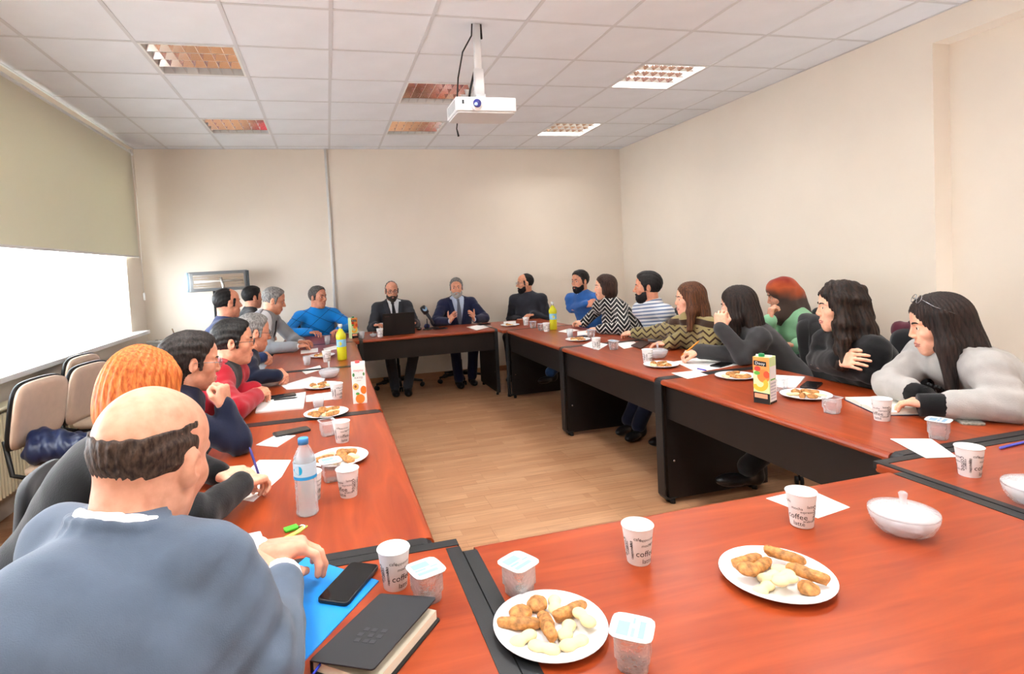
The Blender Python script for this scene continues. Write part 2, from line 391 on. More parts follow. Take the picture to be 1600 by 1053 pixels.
def hand_field(side, h, curl=(20,25,20), thumb=0, spread=1.0, wrist=.05, curls=None):
    f = Field((-.085,-wrist-.03,-.085), (.085,.20,.06), h); ts = -1 if side == 'R' else 1
    f.ell((0,-.004,0), (.026,.028,.020), .01)
    f.box((ts*.002,.046,0), (.040,.046,.0135), .012, .015)
    f.ell((ts*.026,.030,-.010), (.018,.032,.015), .015)
    xs = [.031,.0105,-.0105,-.0305]; ls = [.070,.079,.073,.058]; rs = [.0090,.0092,.0088,.0078]
    for i in range(4):
        c = curl if curls is None else curls[i]
        p = V3(ts*xs[i], .086-.006*abs(i-1.3), .001); a = 0; sp = ts*math.radians((xs[i]*spread)*220)
        for j, fr in enumerate((.45,.31,.24)):
            a += math.radians(c[j]); d = V3(math.sin(sp)*math.cos(a), math.cos(sp)*math.cos(a), -math.sin(a)); q = p+d*ls[i]*fr
            f.cap(p, q, rs[i]*(1-.06*j), rs[i]*(.94-.08*j), .0035); p = q
    if thumb == 0: pts = [(.030,.022,-.006), (.056,.050,-.012), (.062,.074,-.016), (.060,.094,-.020)]
    elif thumb == 1: pts = [(.030,.022,-.008), (.048,.052,-.026), (.034,.076,-.042), (.016,.088,-.046)]     # closed against the fingers
    else: pts = [(.030,.020,-.004), (.064,.040,.004), (.082,.060,.010), (.094,.080,.016)]                    # held out
    pts = [V3(ts*a, b, c) for a, b, c in pts]
    for a, b, r1, r2 in zip(pts, pts[1:], (.0135,.0110,.0098), (.0112,.0100,.0080)): f.cap(a, b, r1, r2, .006)
    return f

def ik(S, W, l1, l2, hint):
    S = np.array(S, float); W = np.array(W, float); d = W-S; D = np.linalg.norm(d); 
    if D > (l1+l2)*.985: k = D/((l1+l2)*.985); l1 *= k; l2 *= k
    x = (D*D+l1*l1-l2*l2)/(2*D); hgt = math.sqrt(max(l1*l1-x*x, 0)); u = d/D; hv = np.array(hint, float); hv = hv-(hv@u)*u
    return S+u*x+nrm(hv)*hgt

TABLE_BOXES = [(.272,1.74,5.755,6.495), (-.512,.228,1.388,5.70), (1.787,2.527,1.424,5.60), (.282,1.672,.605,1.345), (-.50,.268,5.704,6.50), (1.744,2.52,5.604,6.50), (CT0,.279,CT1,1.386), (1.676,2.52,.60,1.418)]
def clearance(S, E, W, r0, r1):
    """least gap between a bent arm and the table tops (z .693-.725)"""
    m = 9.0
    for a, b, t0, t1 in ((S, E, .3, 1.0), (E, W, .0, .75)):
        for k in range(9):
            t = t0+(t1-t0)*k/8; p = a+(b-a)*t; r = r0+(r1-r0)*(t if b is E else 1)
            for x0, x1, y0, y1 in TABLE_BOXES:
                q = np.array([max(x0-p[0], p[0]-x1), max(y0-p[1], p[1]-y1), max(.693-p[2], p[2]-.725)]); d = np.linalg.norm(np.maximum(q, 0))+min(q.max(), 0)
                if q[0] < 0 and q[1] < 0 and p[2] < .725: d = p[2]-.725      # under the top: count how far it has sunk
                m = min(m, d-r)
    return m
def free_elbow(S, W, E, g=.016):
    """swing the elbow about the shoulder-wrist line, as little as needed, until the sleeve clears the table"""
    ax = nrm(W-S); c = S+ax*((E-S)@ax); v = E-c; w = np.cross(ax, v); best = None
    for k in range(0, 37):
        for sg in ((1,) if k == 0 else (1,-1)):
            a = math.radians(5*k)*sg; e = c+v*math.cos(a)+w*math.sin(a); m = clearance(S, e, W, .052+g, .042+g)
            if m > -.006: return e
            if best is None or m > best[0]+.004*0+1e-6: best = (m, e)
    return best[1]
SHOE = None
def shoe_mesh():
    f = Field((-.06,-.10,0), (.06,.2,.13), .008)
    f.ell((0,.09,.035), (.045,.095,.036), .02); f.ell((0,-.03,.045), (.037,.055,.045), .03); f.cap((0,-.035,.05), (0,-.035,.11), .043, .046, .02)
    x, y, z = f.pts((slice(None),)*3); f.F[:] = np.maximum(f.F, -z+.004); vs, fs = f.mesh()
    return npmesh('shoe', vs, fs, [mat('shoe_black', '141416', .35, spec=.5)])

class Person:
    def __init__(s, label, head, hyaw, byaw, pelvis, hpitch=0, hroll=0, fem=False, s_=1.0, skin='c99478', skinname='skin_a', group=None, width=1.0, depth=1.0, jaw=1.0, fat=0, seat=.46, sh_drop=.060, sh_fwd=0.0, neck=.138):
        global EYE
        s.head = np.array(head, float); s.sc = s_*(.95 if fem else 1.0); s.fem = fem; s.H = frame(hyaw, hpitch, hroll); s.B = frame(byaw); s.w = width*(.90 if fem else 1.0); s.dp = depth
        s.P = V3(pelvis[0], pelvis[1], seat+.135); s.base = V3(pelvis[0], pelvis[1], 0); s.fat = fat
        s.root = empty('person', tuple(s.base), 0, label, 'person', group); s.skin = skin_mat(skinname, skin)
        s.dist = max(.8, np.linalg.norm(s.head[:2])); s.hh = min(max(.0034, .00085*s.dist), .0052); s.ch = min(max(.010, .0024*s.dist), .0135)
        Hc = s.head; s.N = Hc-s.H[2]*neck*s.sc-s.H[1]*.040*s.sc; s.N = s.N*.75+.25*(Hc+V3(0,0,-(neck+.005)*s.sc)-.03*s.B[1])
        sp = s.N-s.P; up = nrm(sp); fw = nrm(np.cross(up, s.B[0])); s.T = np.stack([s.B[0], fw, up]); s.sp = sp
        sw = .178*s.w
        s.SH = {q: s.N-V3(0,0,sh_drop)+s.B[0]*sw*(1 if q == 'R' else -1)+s.B[1]*sh_fwd for q in 'RL'}
        s.islands = []; s.arms = {}; s.jaw = jaw
        if EYE is None: EYE = eye_mesh()
        R = np.concatenate([s.H*1.0]); 
        f = head_field(s.hh/s.sc, fem, s.loc(s.N+V3(0,0,-.02)), jaw, fat); vs, fs = f.mesh(); mi = lips_mask(vs[fs].mean(1)).astype(int)
        s.islands.append((s.wld(vs), fs, mi))
        for q in (-1,1):
            o = link('eye', EYE, s.root); Mx = Matrix.Identity(4)
            for i in range(3):
                for j in range(3): Mx[i][j] = s.H[j][i]*s.sc
            p = s.wld(V3(q*.031,.0715,.004)[None])[0]-s.base
            for i in range(3): Mx[i][3] = p[i]
            o.matrix_local = Mx
    def loc(s, p): return ((np.atleast_2d(p)-s.head)@s.H.T/s.sc)[0] if np.ndim(p) == 1 else (p-s.head)@s.H.T/s.sc
    def wld(s, v): return s.head+(np.asarray(v)*s.sc)@s.H
    def part(s, name, vs, fs, mats, mi=None, parent=None, smooth=True):
        o = link(name, npmesh(name, np.asarray(vs)-s.base, fs, mats, mi, smooth), s.root)
        if parent is not None: o.parent = parent
        return o
    def hair(s, kind, m, name='hair', **kw):
        f = hair_field(kind, max(s.hh*1.15, .0042)/s.sc, **kw); vs, fs = f.mesh(); return s.part(name, s.wld(vs), fs, [m])
    def beard(s, m, **kw): f = beard_field(s.hh/s.sc, **kw); vs, fs = f.mesh(); return s.part('beard', s.wld(vs), fs, [m])
    def brows(s, m, th=.0036):
        for q in (-1,1): MB().tube([s.wld(V3(q*a, b, c)[None])[0]-s.base for a, b, c in ((.012,.0905,.0235),(.024,.0895,.028),(.036,.083,.0285),(.047,.072,.024))], [th*.8, th, th*.85, th*.4], 6).build('eyebrow', m, s.root)
    def glasses(s, m, rim=.0016, hw=.025, hh=.017, dz=0):
        mb = MB(); lens = []
        for q in (-1,1):
            pts = []; 
            for k in range(16):
                a = 2*math.pi*k/16; ca, sa = math.cos(a), math.sin(a); e = (abs(ca)**3+abs(sa)**3)**(-1/3)
                pts.append((q*.034+hw*ca*e, .103-.10*abs(q*.034+hw*ca*e)**1.6, .003+dz+hh*sa*e))
            P = [s.wld(V3(*p)[None])[0]-s.base for p in pts]; mb.tube(P, rim, 6, closed=True); lens.append(MB().add(P, [tuple(range(16))]))
            mb.tube([s.wld(V3(*p)[None])[0]-s.base for p in ((q*.059,.099,.008+dz), (q*.074,.085,.009+dz), (q*.080,.0,.006), (q*.080,-.02,.0))], rim, 6)
        mb.tube([s.wld(V3(*p)[None])[0]-s.base for p in ((-.010,.104,.005+dz), (0,.107,.008+dz), (.010,.104,.005+dz))], rim, 6)
        o = mb.build('glasses', m, s.root); [l.build('lens', mat('spectacle_lens', 'ffffff', .05, alpha=.10, spec=.8), o) for l in lens]; return o
    def arm(s, side, wrist, hint, fdir, up, curl=(20,25,20), thumb=0, elbow=None, spread=1.0, curls=None, hand=True, hs=1.0, gs=.014):
        wrist = np.array(wrist, float); l = s.sc; hv = None
        over = lambda p: any(x0 < p[0] < x1 and y0 < p[1] < y1 for x0, x1, y0, y1 in TABLE_BOXES)
        if over(wrist): wrist[2] = max(wrist[2], .725+.027+gs)
        if hand:
            fd = nrm(fdir); u = np.array(up, float); u = nrm(u-(u@fd)*fd); x = np.cross(fd, u); A = np.stack([x, fd, u]); k = l*.98*hs
            f = hand_field(side, max(.0038, min(.0055, s.hh))/k, curl, thumb, spread, .02, curls); hv, hf = f.mesh(); hv = (hv*k)@A
            low = [v[2] for v in hv+wrist if over(v)]
            if low and min(low) < .722 and wrist[2] > .70: wrist = wrist+V3(0,0,min(.06, .722-min(low)))
            s.islands.append((wrist+hv, hf, np.zeros(len(hf), int)))
        E = ik(s.SH[side], wrist, .285*l, .255*l, hint) if elbow is None else np.array(elbow, float)
        if elbow is None: E = free_elbow(s.SH[side], wrist, E, gs)
        else:
            for _ in range(20):
                if clearance(s.SH[side], E, wrist, .052+gs, .042+gs) > -.008: break
                E = E+V3(0,0,.005)
        s.arms[side] = (s.SH[side], E, wrist)
        return E
    def legs(s, feet=None, spreadk=.11, fwd=.44, ankle_fwd=.40):
        B = s.B; s.leg = {}
        for q, sg in (('R',1), ('L',-1)):
            hip = s.P+B[0]*.085*sg-V3(0,0,.02)
            if feet and q in feet: kn, an = [np.array(a, float) for a in feet[q]]
            else: kn = hip+B[1]*fwd+B[0]*(spreadk-.085)*sg*1.0+V3(0,0,-.03); an = V3(*(s.P+B[1]*ankle_fwd+B[0]*spreadk*sg)[:2], .10)
            s.leg[q] = (hip, kn, an)
    def torso(s, f, g=0.0, arms=True, k=.06, sleeve=1.0, neck=True):
        w, d = s.w, s.dp; T = s.T; sp = s.sp; L = np.linalg.norm(sp)
        f.ell(s.P+V3(0,0,-.01), (.168*w+g,.125*d+g,.125+g), k, ax=T); f.ell(s.P+.30*sp+s.T[1]*.01, ((.150 if not s.fem else .138)*w+g,.115*d+g+s.fat*2,.15+g), k, ax=T)
        f.ell(s.P+.64*sp, (.168*w+g,.112*d+g,.175+g), k, ax=T)
        if s.fem:
            for q in (-1,1): f.ell(s.P+.62*sp+T[1]*.085*d+T[0]*.07*q, (.062+g,.050+g,.058+g), .05, ax=T)
        for q in 'RL':
            f.cap(s.N-V3(0,0,.03)-s.B[1]*.012, s.SH[q], .050+g, .050*min(1, w+.02)+g, .05)
        if neck: f.cap(s.N-V3(0,0,.05), s.N+V3(0,0,-.005), .066+g, .056+g, .04)
        if arms:
            for q, (S, E, W) in s.arms.items():
                W2 = E+(W-E)*sleeve; f.cap(S, E, .050*min(1, w+.05)+g, .042+g, .03); f.cap(E, W2, .042+g, .031+g, .02)
    def bounds(s, pts, pad): P = np.array(pts); return P.min(0)-pad, P.max(0)+pad
    def garment(s, name, m, g=.010, vcut=None, hem=None, collar=None, sleeve=.97, folds=.004, ff=28, extra=None, lapel=False, parent=None, mi=None, arms=True, voxel=None):
        pts = [s.P, s.N]+([p for a in s.arms.values() for p in a] if arms else list(s.SH.values())); lo, hi = s.bounds(pts, .24); h = voxel or s.ch
        lo[2] = max(lo[2], s.P[2]-.16); f = Field(lo, hi, h); s.torso(f, g, arms, sleeve=sleeve)
        T = s.T; sp = s.sp; nb = s.N
        if extra: extra(f)
        if collar == 'turtle': f.cap(nb+V3(0,0,-.02), nb+(s.head-nb)*.42, .066, .060, .02)
        if collar == 'crew':
            for k in range(14): a = 2*math.pi*k/14; a2 = 2*math.pi*(k+1)/14; q = lambda a: nb+T[0]*.064*math.cos(a)+T[1]*(.066*math.sin(a)+.008)+T[2]*(.002-.018*math.sin(a)); f.cap(q(a), q(a2), .011, .011, .008)
        if collar == 'shirt':     # a band standing round the neck, square to the neck's own axis
            top = s.wld(V3(0,-.028,-.055)[None])[0]; u = nrm(top-nb); a1 = nrm(T[0]-(T[0]@u)*u); a2 = np.cross(u, a1); rr = ((.048 if s.fem else .056+s.fat)+.006)*s.sc+.006+max(0, g-.012)*2.5; c = nb+u*(.012-max(0, g-.012)*2)
            q = lambda a: c+a1*rr*math.cos(a)+a2*rr*math.sin(a)-u*.014*math.sin(a)
            for k in range(18):
                a = 2*math.pi*k/18; a_ = 2*math.pi*(k+1)/18; f.cap(q(a)-u*.012, q(a_)-u*.012, .013, .013, .006); f.cap(q(a)+u*.008, q(a_)+u*.008, .0095, .0095, .006)
        if folds: f.disp(wob(int(abs(s.head[0]*97+s.head[1]*31))+3, ff, folds)); f.disp(wob(int(abs(s.head[1]*57))+8, ff*2.6, folds*.45))
        if folds and arms:   # creases gathered at the elbows and armpits
            for q, (S, E, W) in s.arms.items():
                for C, ax, rad in ((E, nrm(E-S)+.6*nrm(W-E), .085), (S+(E-S)*.22, nrm(E-S)+.5*s.B[1], .075)):
                    ax = nrm(ax); fn = lambda x, y, z, C=C, ax=ax, rad=rad: np.exp(-((x-C[0])**2+(y-C[1])**2+(z-C[2])**2)/rad**2)*.0055*np.sin(((x-C[0])*ax[0]+(y-C[1])*ax[1]+(z-C[2])*ax[2])*105+14*(x-C[0])-9*(z-C[2]))
                    sl = f.sl(C-.2, C+.2, 0); f.F[sl] += fn(*f.pts(sl)).astype(np.float32)
        if vcut:   # an open front: wedge removed from the chest, point at height c0 of the spine, width w at the neck
            c0, wv = vcut; o = s.P+c0*sp; L = np.linalg.norm(sp)*(1.02-c0)
            def fn(x, y, z):
                a = (x-o[0])*T[0,0]+(y-o[1])*T[0,1]+(z-o[2])*T[0,2]; b = (x-o[0])*T[1,0]+(y-o[1])*T[1,1]+(z-o[2])*T[1,2]; c = (x-o[0])*T[2,0]+(y-o[1])*T[2,1]+(z-o[2])*T[2,2]
                return np.maximum(np.maximum((np.abs(a)-wv*np.clip(c/L, 0, 1.3))*.9, -c), -b-.01)
            f.op(fn, lo, hi, .004, sub=True)
        for x0, x1, y0, y1 in TABLE_BOXES:      # cloth is pressed flat where it lies on a table
            if x0 < hi[0] and x1 > lo[0] and y0 < hi[1] and y1 > lo[1]: f.box(((x0+x1)/2, (y0+y1)/2, .6620), ((x1-x0)/2+.001, (y1-y0)/2+.001, .0620), .001, .003, sub=True)
        f.F[:] = np.maximum(f.F, (s.P[2]-.135-.006)-f.ax[2][None,None,:])      # flattened where it sits on the chair
        vs, fs = f.mesh(); ob = s.part(name, vs, fs, m if isinstance(m, list) else [m], None if mi is None else mi(vs[fs].mean(1)), parent)
        return ob
    def lapels(s, m, vcut, g=.016, name='lapel'):
        c0, wv = vcut; T, sp = s.T, s.sp; L = np.linalg.norm(sp)*(1.0-c0)
        for q in (-1,1):
            mb = MB(); pts = []
            for t, wd in ((.0,.012), (.35,.040), (.62,.058), (.66,.040), (.85,.040), (1.0,.034)):
                pts.append((t, wd))
            ins = []; out = []
            for t, wd in pts:
                for lst, off in ((ins, -.004), (out, wd)):
                    a = wv*t+off; yy = .125*s.dp+g+.004-.9*(a*a)-(.085*max(0, t-.45)**1.0)*1.0
                    lst.append(s.P+c0*sp+T[2]*t*L+T[0]*a*q+T[1]*yy-s.base)
            n = len(ins); v = ins+out+[p+T[1]*.006 for p in ins]+[p+T[1]*.006 for p in out]; F = []
            for i in range(n-1):
                F += [(2*n+i, 2*n+i+1, 3*n+i+1, 3*n+i), (i, n+i, n+i+1, i+1), (n+i, 3*n+i, 3*n+i+1, n+i+1), (i, i+1, 2*n+i+1, 2*n+i)]
            F += [(0, 2*n, 3*n, n), (n-1, 2*n-1, 4*n-1, 3*n-1)]
            mb.add(v, F, 0, False); mb.build(name, m, s.root)
    def tie(s, m, c0, g=.014):
        T, sp = s.T, s.sp; mb = MB(); pts = []; L = np.linalg.norm(sp); n = s.N
        rows = [(1.0,.016,.0), (.965,.020,.004), (.935,.013,.006), (.75,.020,.010), (.50,.028,.012), (c0,.030,.010)]
        v = []
        for t, w, o in rows:
            yy = (.118*s.dp+g+o) if t < .9 else (.075+o+.35*(1.0-t)); 
            if t < .9: yy += -.06*max(0, t-.62)
            for a in (-w, 0, w): v.append(s.P+t*sp+T[0]*a+T[1]*(yy+(.004 if a == 0 else 0))-s.base)
        F = []
        for i in range(len(rows)-1):
            for j in range(2): F.append((i*3+j, i*3+j+1, i*3+3+j+1, i*3+3+j))
        nv = len(v); v += [p-T[1]*.006 for p in v]; F += [tuple(nv+i for i in reversed(q)) for q in F]
        for i in range(len(rows)-1): F += [(i*3, i*3+3, nv+i*3+3, nv+i*3), (i*3+2, nv+i*3+2, nv+i*3+5, i*3+5)]
        mb.add(v, F, 0, True); return mb.build('tie', m, s.root)
    def cuffs(s, m, frac=.97, r=.037, ln=.035, name='cuff'):
        for q, (S, E, W) in s.arms.items():
            d = nrm(W-E); c = E+(W-E)*frac; mb = MB(); mb.tube([c-d*ln*.8-s.base, c-s.base, c+d*ln-s.base, c+d*ln-s.base, c+d*(ln-.01)-s.base], [r-.003, r, r-.001, r-.007, r-.009], 14); mb.build(name, m, s.root)
    def trousers(s, m, g=.012, sh=True, voxel=None):
        global SHOE
        pts = [s.P]+[p for a in s.leg.values() for p in a]; lo, hi = s.bounds(pts, .2); lo[2] = .05; f = Field(lo, hi, voxel or max(s.ch, .0125))
        f.ell(s.P+V3(0,0,-.02), (.165*s.w+g*.5,.12*s.dp+g*.5,.11), .04, ax=s.B)
        for q, (h, k, a) in s.leg.items(): f.cap(h, k, .082+g*.4, .060+g*.5, .04); f.cap(k, a, .058+g*.6, .044+g, .025)
        f.disp(wob(3, 30, .004)); vs, fs = f.mesh(); s.part('trousers', vs, fs, [m])
        if sh:
            if SHOE is None: SHOE = shoe_mesh()
            for q, (h, k, a) in s.leg.items():
                o = link('shoe', SHOE, s.root); d = nrm((a-h)*V3(1,1,0)); o.location = tuple(V3(a[0], a[1], a[2]-.10)-s.base); o.rotation_euler = (0, 0, math.atan2(-d[0], d[1]))
    def finish(s, extra_mats=()):
        # the figure under the clothes, coarse, joined with head and hands into the one body mesh
        pts = [s.P, s.N]+[p for a in s.arms.values() for p in a]+[p for a in s.leg.values() for p in a]; lo, hi = s.bounds(pts, .2); lo[2] = max(lo[2], .06)
        f = Field(lo, hi, .022); s.torso(f, -.014, True, sleeve=1.0)
        for q, (h, k, a) in s.leg.items(): f.cap(h, k, .070, .050, .04); f.cap(k, a, .048, .034, .02)
        vs, fs = f.mesh(); s.islands.append((vs, fs, np.zeros(len(fs), int)))
        V = []; Fs = []; mi = []; b = 0
        for v, fa, m in s.islands: V.append(v); Fs.append(fa+b); mi.append(m); b += len(v)
        s.part('body', np.concatenate(V), np.concatenate(Fs), [s.skin, _lips], np.concatenate(mi))

# ------------------------------------------------------------------ room shell
m_wall = mat('wall_paint', 'f2e6d7', .8, var=.025, vscale=1.6, bump=.05, bscale=180, spec=.25)
m_white = mat('white_plastic', 'e9e8e6', .4); m_whitep = mat('white_paint', 'f0efec', .45); m_black = mat('black_plastic', '17181a', .45); m_chrome = mat('chrome', 'c9cbcd', .18, metal=1)
def floor_mat():
    m, nt, b = nodemat('laminate_boards'); N, L = nt.nodes, nt.links
    tc = N.new('ShaderNodeTexCoord'); oi = N.new('ShaderNodeObjectInfo'); ad = N.new('ShaderNodeVectorMath'); ad.operation = 'ADD'; sc = N.new('ShaderNodeVectorMath'); sc.operation = 'SCALE'; sc.inputs['Scale'].default_value = 0
    mu = N.new('ShaderNodeMath'); mu.operation = 'MULTIPLY'; mu.inputs[1].default_value = 7.3; L.new(oi.outputs['Random'], mu.inputs[0]); cb = N.new('ShaderNodeCombineXYZ'); L.new(mu.outputs[0], cb.inputs[0])
    L.new(tc.outputs['Object'], ad.inputs[0]); L.new(cb.outputs[0], ad.inputs[1])
    br = N.new('ShaderNodeTexBrick'); br.offset = .37; br.inputs['Scale'].default_value = 1; br.inputs['Brick Width'].default_value = .43; br.inputs['Row Height'].default_value = .0633; br.inputs['Mortar Size'].default_value = .0006; br.inputs['Bias'].default_value = 0
    br.inputs['Color1'].default_value = lin('c99a74'); br.inputs['Color2'].default_value = lin('b98761'); br.inputs['Mortar'].default_value = lin('9a6644'); L.new(ad.outputs[0], br.inputs['Vector'])
    mp = N.new('ShaderNodeMapping'); mp.inputs['Scale'].default_value = (2.2, 40, 1); L.new(ad.outputs[0], mp.inputs[0]); n = N.new('ShaderNodeTexNoise'); n.inputs['Scale'].default_value = 1.6; n.inputs['Detail'].default_value = 6; L.new(mp.outputs[0], n.inputs['Vector'])
    r = N.new('ShaderNodeValToRGB'); r.color_ramp.elements[0].color = (.80,.78,.76,1); r.color_ramp.elements[0].position = .3; r.color_ramp.elements[1].color = (1.08,1.08,1.08,1); r.color_ramp.elements[1].position = .7; L.new(n.outputs['Fac'], r.inputs[0])
    mx = N.new('ShaderNodeMix'); mx.data_type = 'RGBA'; mx.blend_type = 'MULTIPLY'; mx.inputs[0].default_value = 1; L.new(br.outputs['Color'], mx.inputs[6]); L.new(r.outputs[0], mx.inputs[7]); L.new(mx.outputs[2], b.inputs['Base Color'])
    b.inputs['Roughness'].default_value = .38; b.inputs['Specular IOR Level'].default_value = .4; return m
m_floor = floor_mat()
floor = tag(MB().box(XL, XR, YF, YB, -.10, -.012).build('floor', mat('subfloor', '6b4a34', .8)), kind='structure')
BW, BL = .192, 1.29
plank_cache = {}
j = 0; y = YF
while y < YB-.01:
    y1 = min(y+BW, YB); x = XL-((j*.47) % 1)*BL
    while x < XR-.01:
        a, b_ = max(x, XL), min(x+BL, XR)
        if b_-a > .02:
            key = (round(b_-a, 3), round(y1-y, 3))
            if key not in plank_cache: plank_cache[key] = MB().box(.0004, key[0]-.0004, .0004, key[1]-.0004, -.012, 0).mesh('plank', m_floor)
            link('plank', plank_cache[key], floor, (a, y, 0))
        x += BL
    y += BW; j += 1
tag(MB().box(XL-.25, XR+.3, YB, YB+.15, -.1, ZC+.2).build('wall_back', m_wall), kind='structure')
tag(MB().box(XL-.25, XR+.3, YF-.15, YF, -.1, ZC+.2).build('wall_front', m_wall), kind='structure')
NY, NZ, ND = 2.94, 2.765, .15      # shallow niche in the right wall
tag(MB().box(XR, XR+.3, NY, YB, -.1, ZC+.2).box(XR, XR+.3, YF, NY, NZ, ZC+.2).box(XR+ND, XR+.3, YF, NY, -.1, NZ).build('wall_right', m_wall), kind='structure')
WY0, WY1, WZ0, WZ1 = .9, 6.60, .905, 2.70
tag(MB().box(XL-.25, XL, YF, WY0, -.1, ZC+.2).box(XL-.25, XL, WY1, YB, -.1, ZC+.2).box(XL-.25, XL, WY0, WY1, -.1, WZ0-.039).box(XL-.25, XL, WY0, WY1, WZ1, ZC+.2).build('wall_left', m_wall), kind='structure')
tag(MB().box(.0, XR, YB-.014, YB, 0, .065).build('baseboard_back', mat('skirting_wood', 'b98a63', .5)), kind='structure')
tag(MB().box(XR-.014, XR, NY, YB-.014, 0, .065).build('baseboard_right', mat('skirting_wood', 'b98a63', .5)), kind='structure')
# window in the left wall
win = tag(empty('window_1', (XL-.2, WY0, WZ0)), kind='structure')
mb = MB()
W_, H_ = WY1-WY0, WZ1-WZ0
mb.box(-.03, .03, 0, W_, 0, .06).box(-.03, .03, 0, W_, H_-.06, H_)
for k in range(5): c = W_*k/4; mb.box(-.03, .03, max(0, c-.04), min(W_, c+.04), .06, H_-.06)
mb.build('window_frame', m_whitep, win, bevel=.004)
m_pane = mat('window_glass', 'ffffff', .02, alpha=.06, spec=.5)
for k in range(4): MB().box(-.004, .004, W_*k/4+.03, W_*(k+1)/4-.03, .05, H_-.05).build('pane', m_pane, win)
tag(MB().box(XL-.17, XL+.13, WY0-.05, WY1+.16, .868, .905).build('trim_1', m_whitep, bevel=.004), kind='structure')   # window board
def slat_mat(name='blind_slat', col='f2f1ee', k=.6):
    m, nt, b = nodemat(name); N, L = nt.nodes, nt.links; b.inputs['Base Color'].default_value = lin(col); b.inputs['Roughness'].default_value = .5
    t = N.new('ShaderNodeBsdfTranslucent'); t.inputs[0].default_value = lin(col); mx = N.new('ShaderNodeMixShader'); mx.inputs[0].default_value = k
    L.new(b.outputs[0], mx.inputs[1]); L.new(t.outputs[0], mx.inputs[2]); L.new(mx.outputs[0], N['Material Output'].inputs[0]); return m
vb = empty('venetian_blind', (XL-.12, WY0+.05, WZ0+.01), 0, 'white horizontal slat blind hanging inside the window below the roller shade', 'blind')
mb = MB()
for k in range(70):
    z = .012+k*.0245; c, s_ = .0105*math.cos(.5), .0105*math.sin(.5)
    mb.add([(-c,0,z+s_),(c,0,z-s_),(c,W_-.1,z-s_),(-c,W_-.1,z+s_)], [(0,1,2,3)], 0, False)
o = mb.build('slats', slat_mat(), vb); o['kind'] = 'stuff'
MB().rbox(-.015, .015, 0, W_-.1, 1.735, 1.765, .004).build('head_rail', m_whitep, vb)
mb = MB()
for c in (.6, 2.0, 3.4, 4.8):
    mb = MB(); mb.tube([(.012, c, .0), (.012, c, 1.74)], .0012, 5); mb.build('ladder_cord', m_whitep, vb)
MB().tube([(.02, 4.4, .75), (.02, 4.4, .9), (.02, 4.4, 1.7)], .004, 6).build('tilt_wand', mat('clear_wand', '8d9196', .3), vb)
# roller shade in front of the upper window
rs = empty('roller_shade', (XL+.056, WY0-.1, 2.83), 0, 'beige fabric roller shade half lowered over the window', 'blind')
SW = 6.80-WY0+.1
MB().tube([(0, -.02, 0), (0, SW+.03, 0)], .024, 14).build('roller_tube', m_whitep, rs)
MB().box(.018, .0195, 0, SW-.04, -1.12, 0).build('shade_fabric', slat_mat('shade_cloth', 'e2deca', .13), rs)
MB().rbox(.012, .025, 0, SW-.04, -1.135, -1.115, .005).build('bottom_bar', m_whitep, rs)
for c in (0.02, 3.0, SW+.01): MB().box(-.044, .02, c-.012, c+.012, -.02, .045).build('bracket', m_whitep, rs)
pts = [(.0, SW+.03, -.0), (.015, SW+.06, -.5), (.015, SW+.06, -1.52)]
ch = MB().tube(pts, .002, 5).build('pull_chain', m_whitep, rs); MB().rbox(.005, .025, SW+.045, SW+.075, -1.60, -1.52, .008).build('chain_weight', m_whitep, ch)
# radiators under the window
def radiator(y0, y1, label):
    r = empty('radiator', (XL+.036, y0, .16), 0, label, 'radiator', None); w = y1-y0; m = mat('radiator_enamel', 'ece3c4', .4); n = int(w/.034)
    pts = []
    for k in range(n): a = w*k/n; d = w/n; pts += [(a+d*.10, .075), (a+d*.25, .088), (a+d*.60, .088), (a+d*.75, .075)]
    prof = [(.0, 0)]+[]
    mb = MB(); mb.prism([(0, .07)]+[(p[0], p[1]) for p in pts]+[(w, .07)], .04, .53, 0, 'z')
    mb.xf(Matrix(((0,1,0,0),(1,0,0,0),(0,0,1,0),(0,0,0,1)))); mb.build('ribbed_panel', m, r)
    MB().rbox(.0, .02, 0, w, .02, .55, .006).build('rear_panel', m, r)
    MB().rbox(0, .092, 0, w, .545, .57, .006, ax='z').build('top_grille', m, r)
    for c in (.003, w-.003): MB().box(.0, .09, c-.003, c+.003, .03, .55).build('end_cover', m, r)
    for c in (.25, w-.25): MB().box(-.034, .01, c-.02, c+.02, .05, .50).build('bracket', m, r)
    v = MB(); v.tube([(.05, -.01, .49), (.05, -.05, .49)], .012, 10); o = v.build('valve', m_chrome, r); MB().tube([(.05, -.045, .49), (.05, -.10, .49)], .019, 12).build('thermostat_head', m_white, o)
    MB().tube([(.05, -.03, .49), (.05, -.03, -.155)], .009, 8).build('pipe', m, r); return r
radiator(4.83, 6.60, 'cream panel radiator under the window with a white thermostat valve at its end')
radiator(2.75, 4.55, 'cream panel radiator behind the empty beige chair carrying a navy jacket')
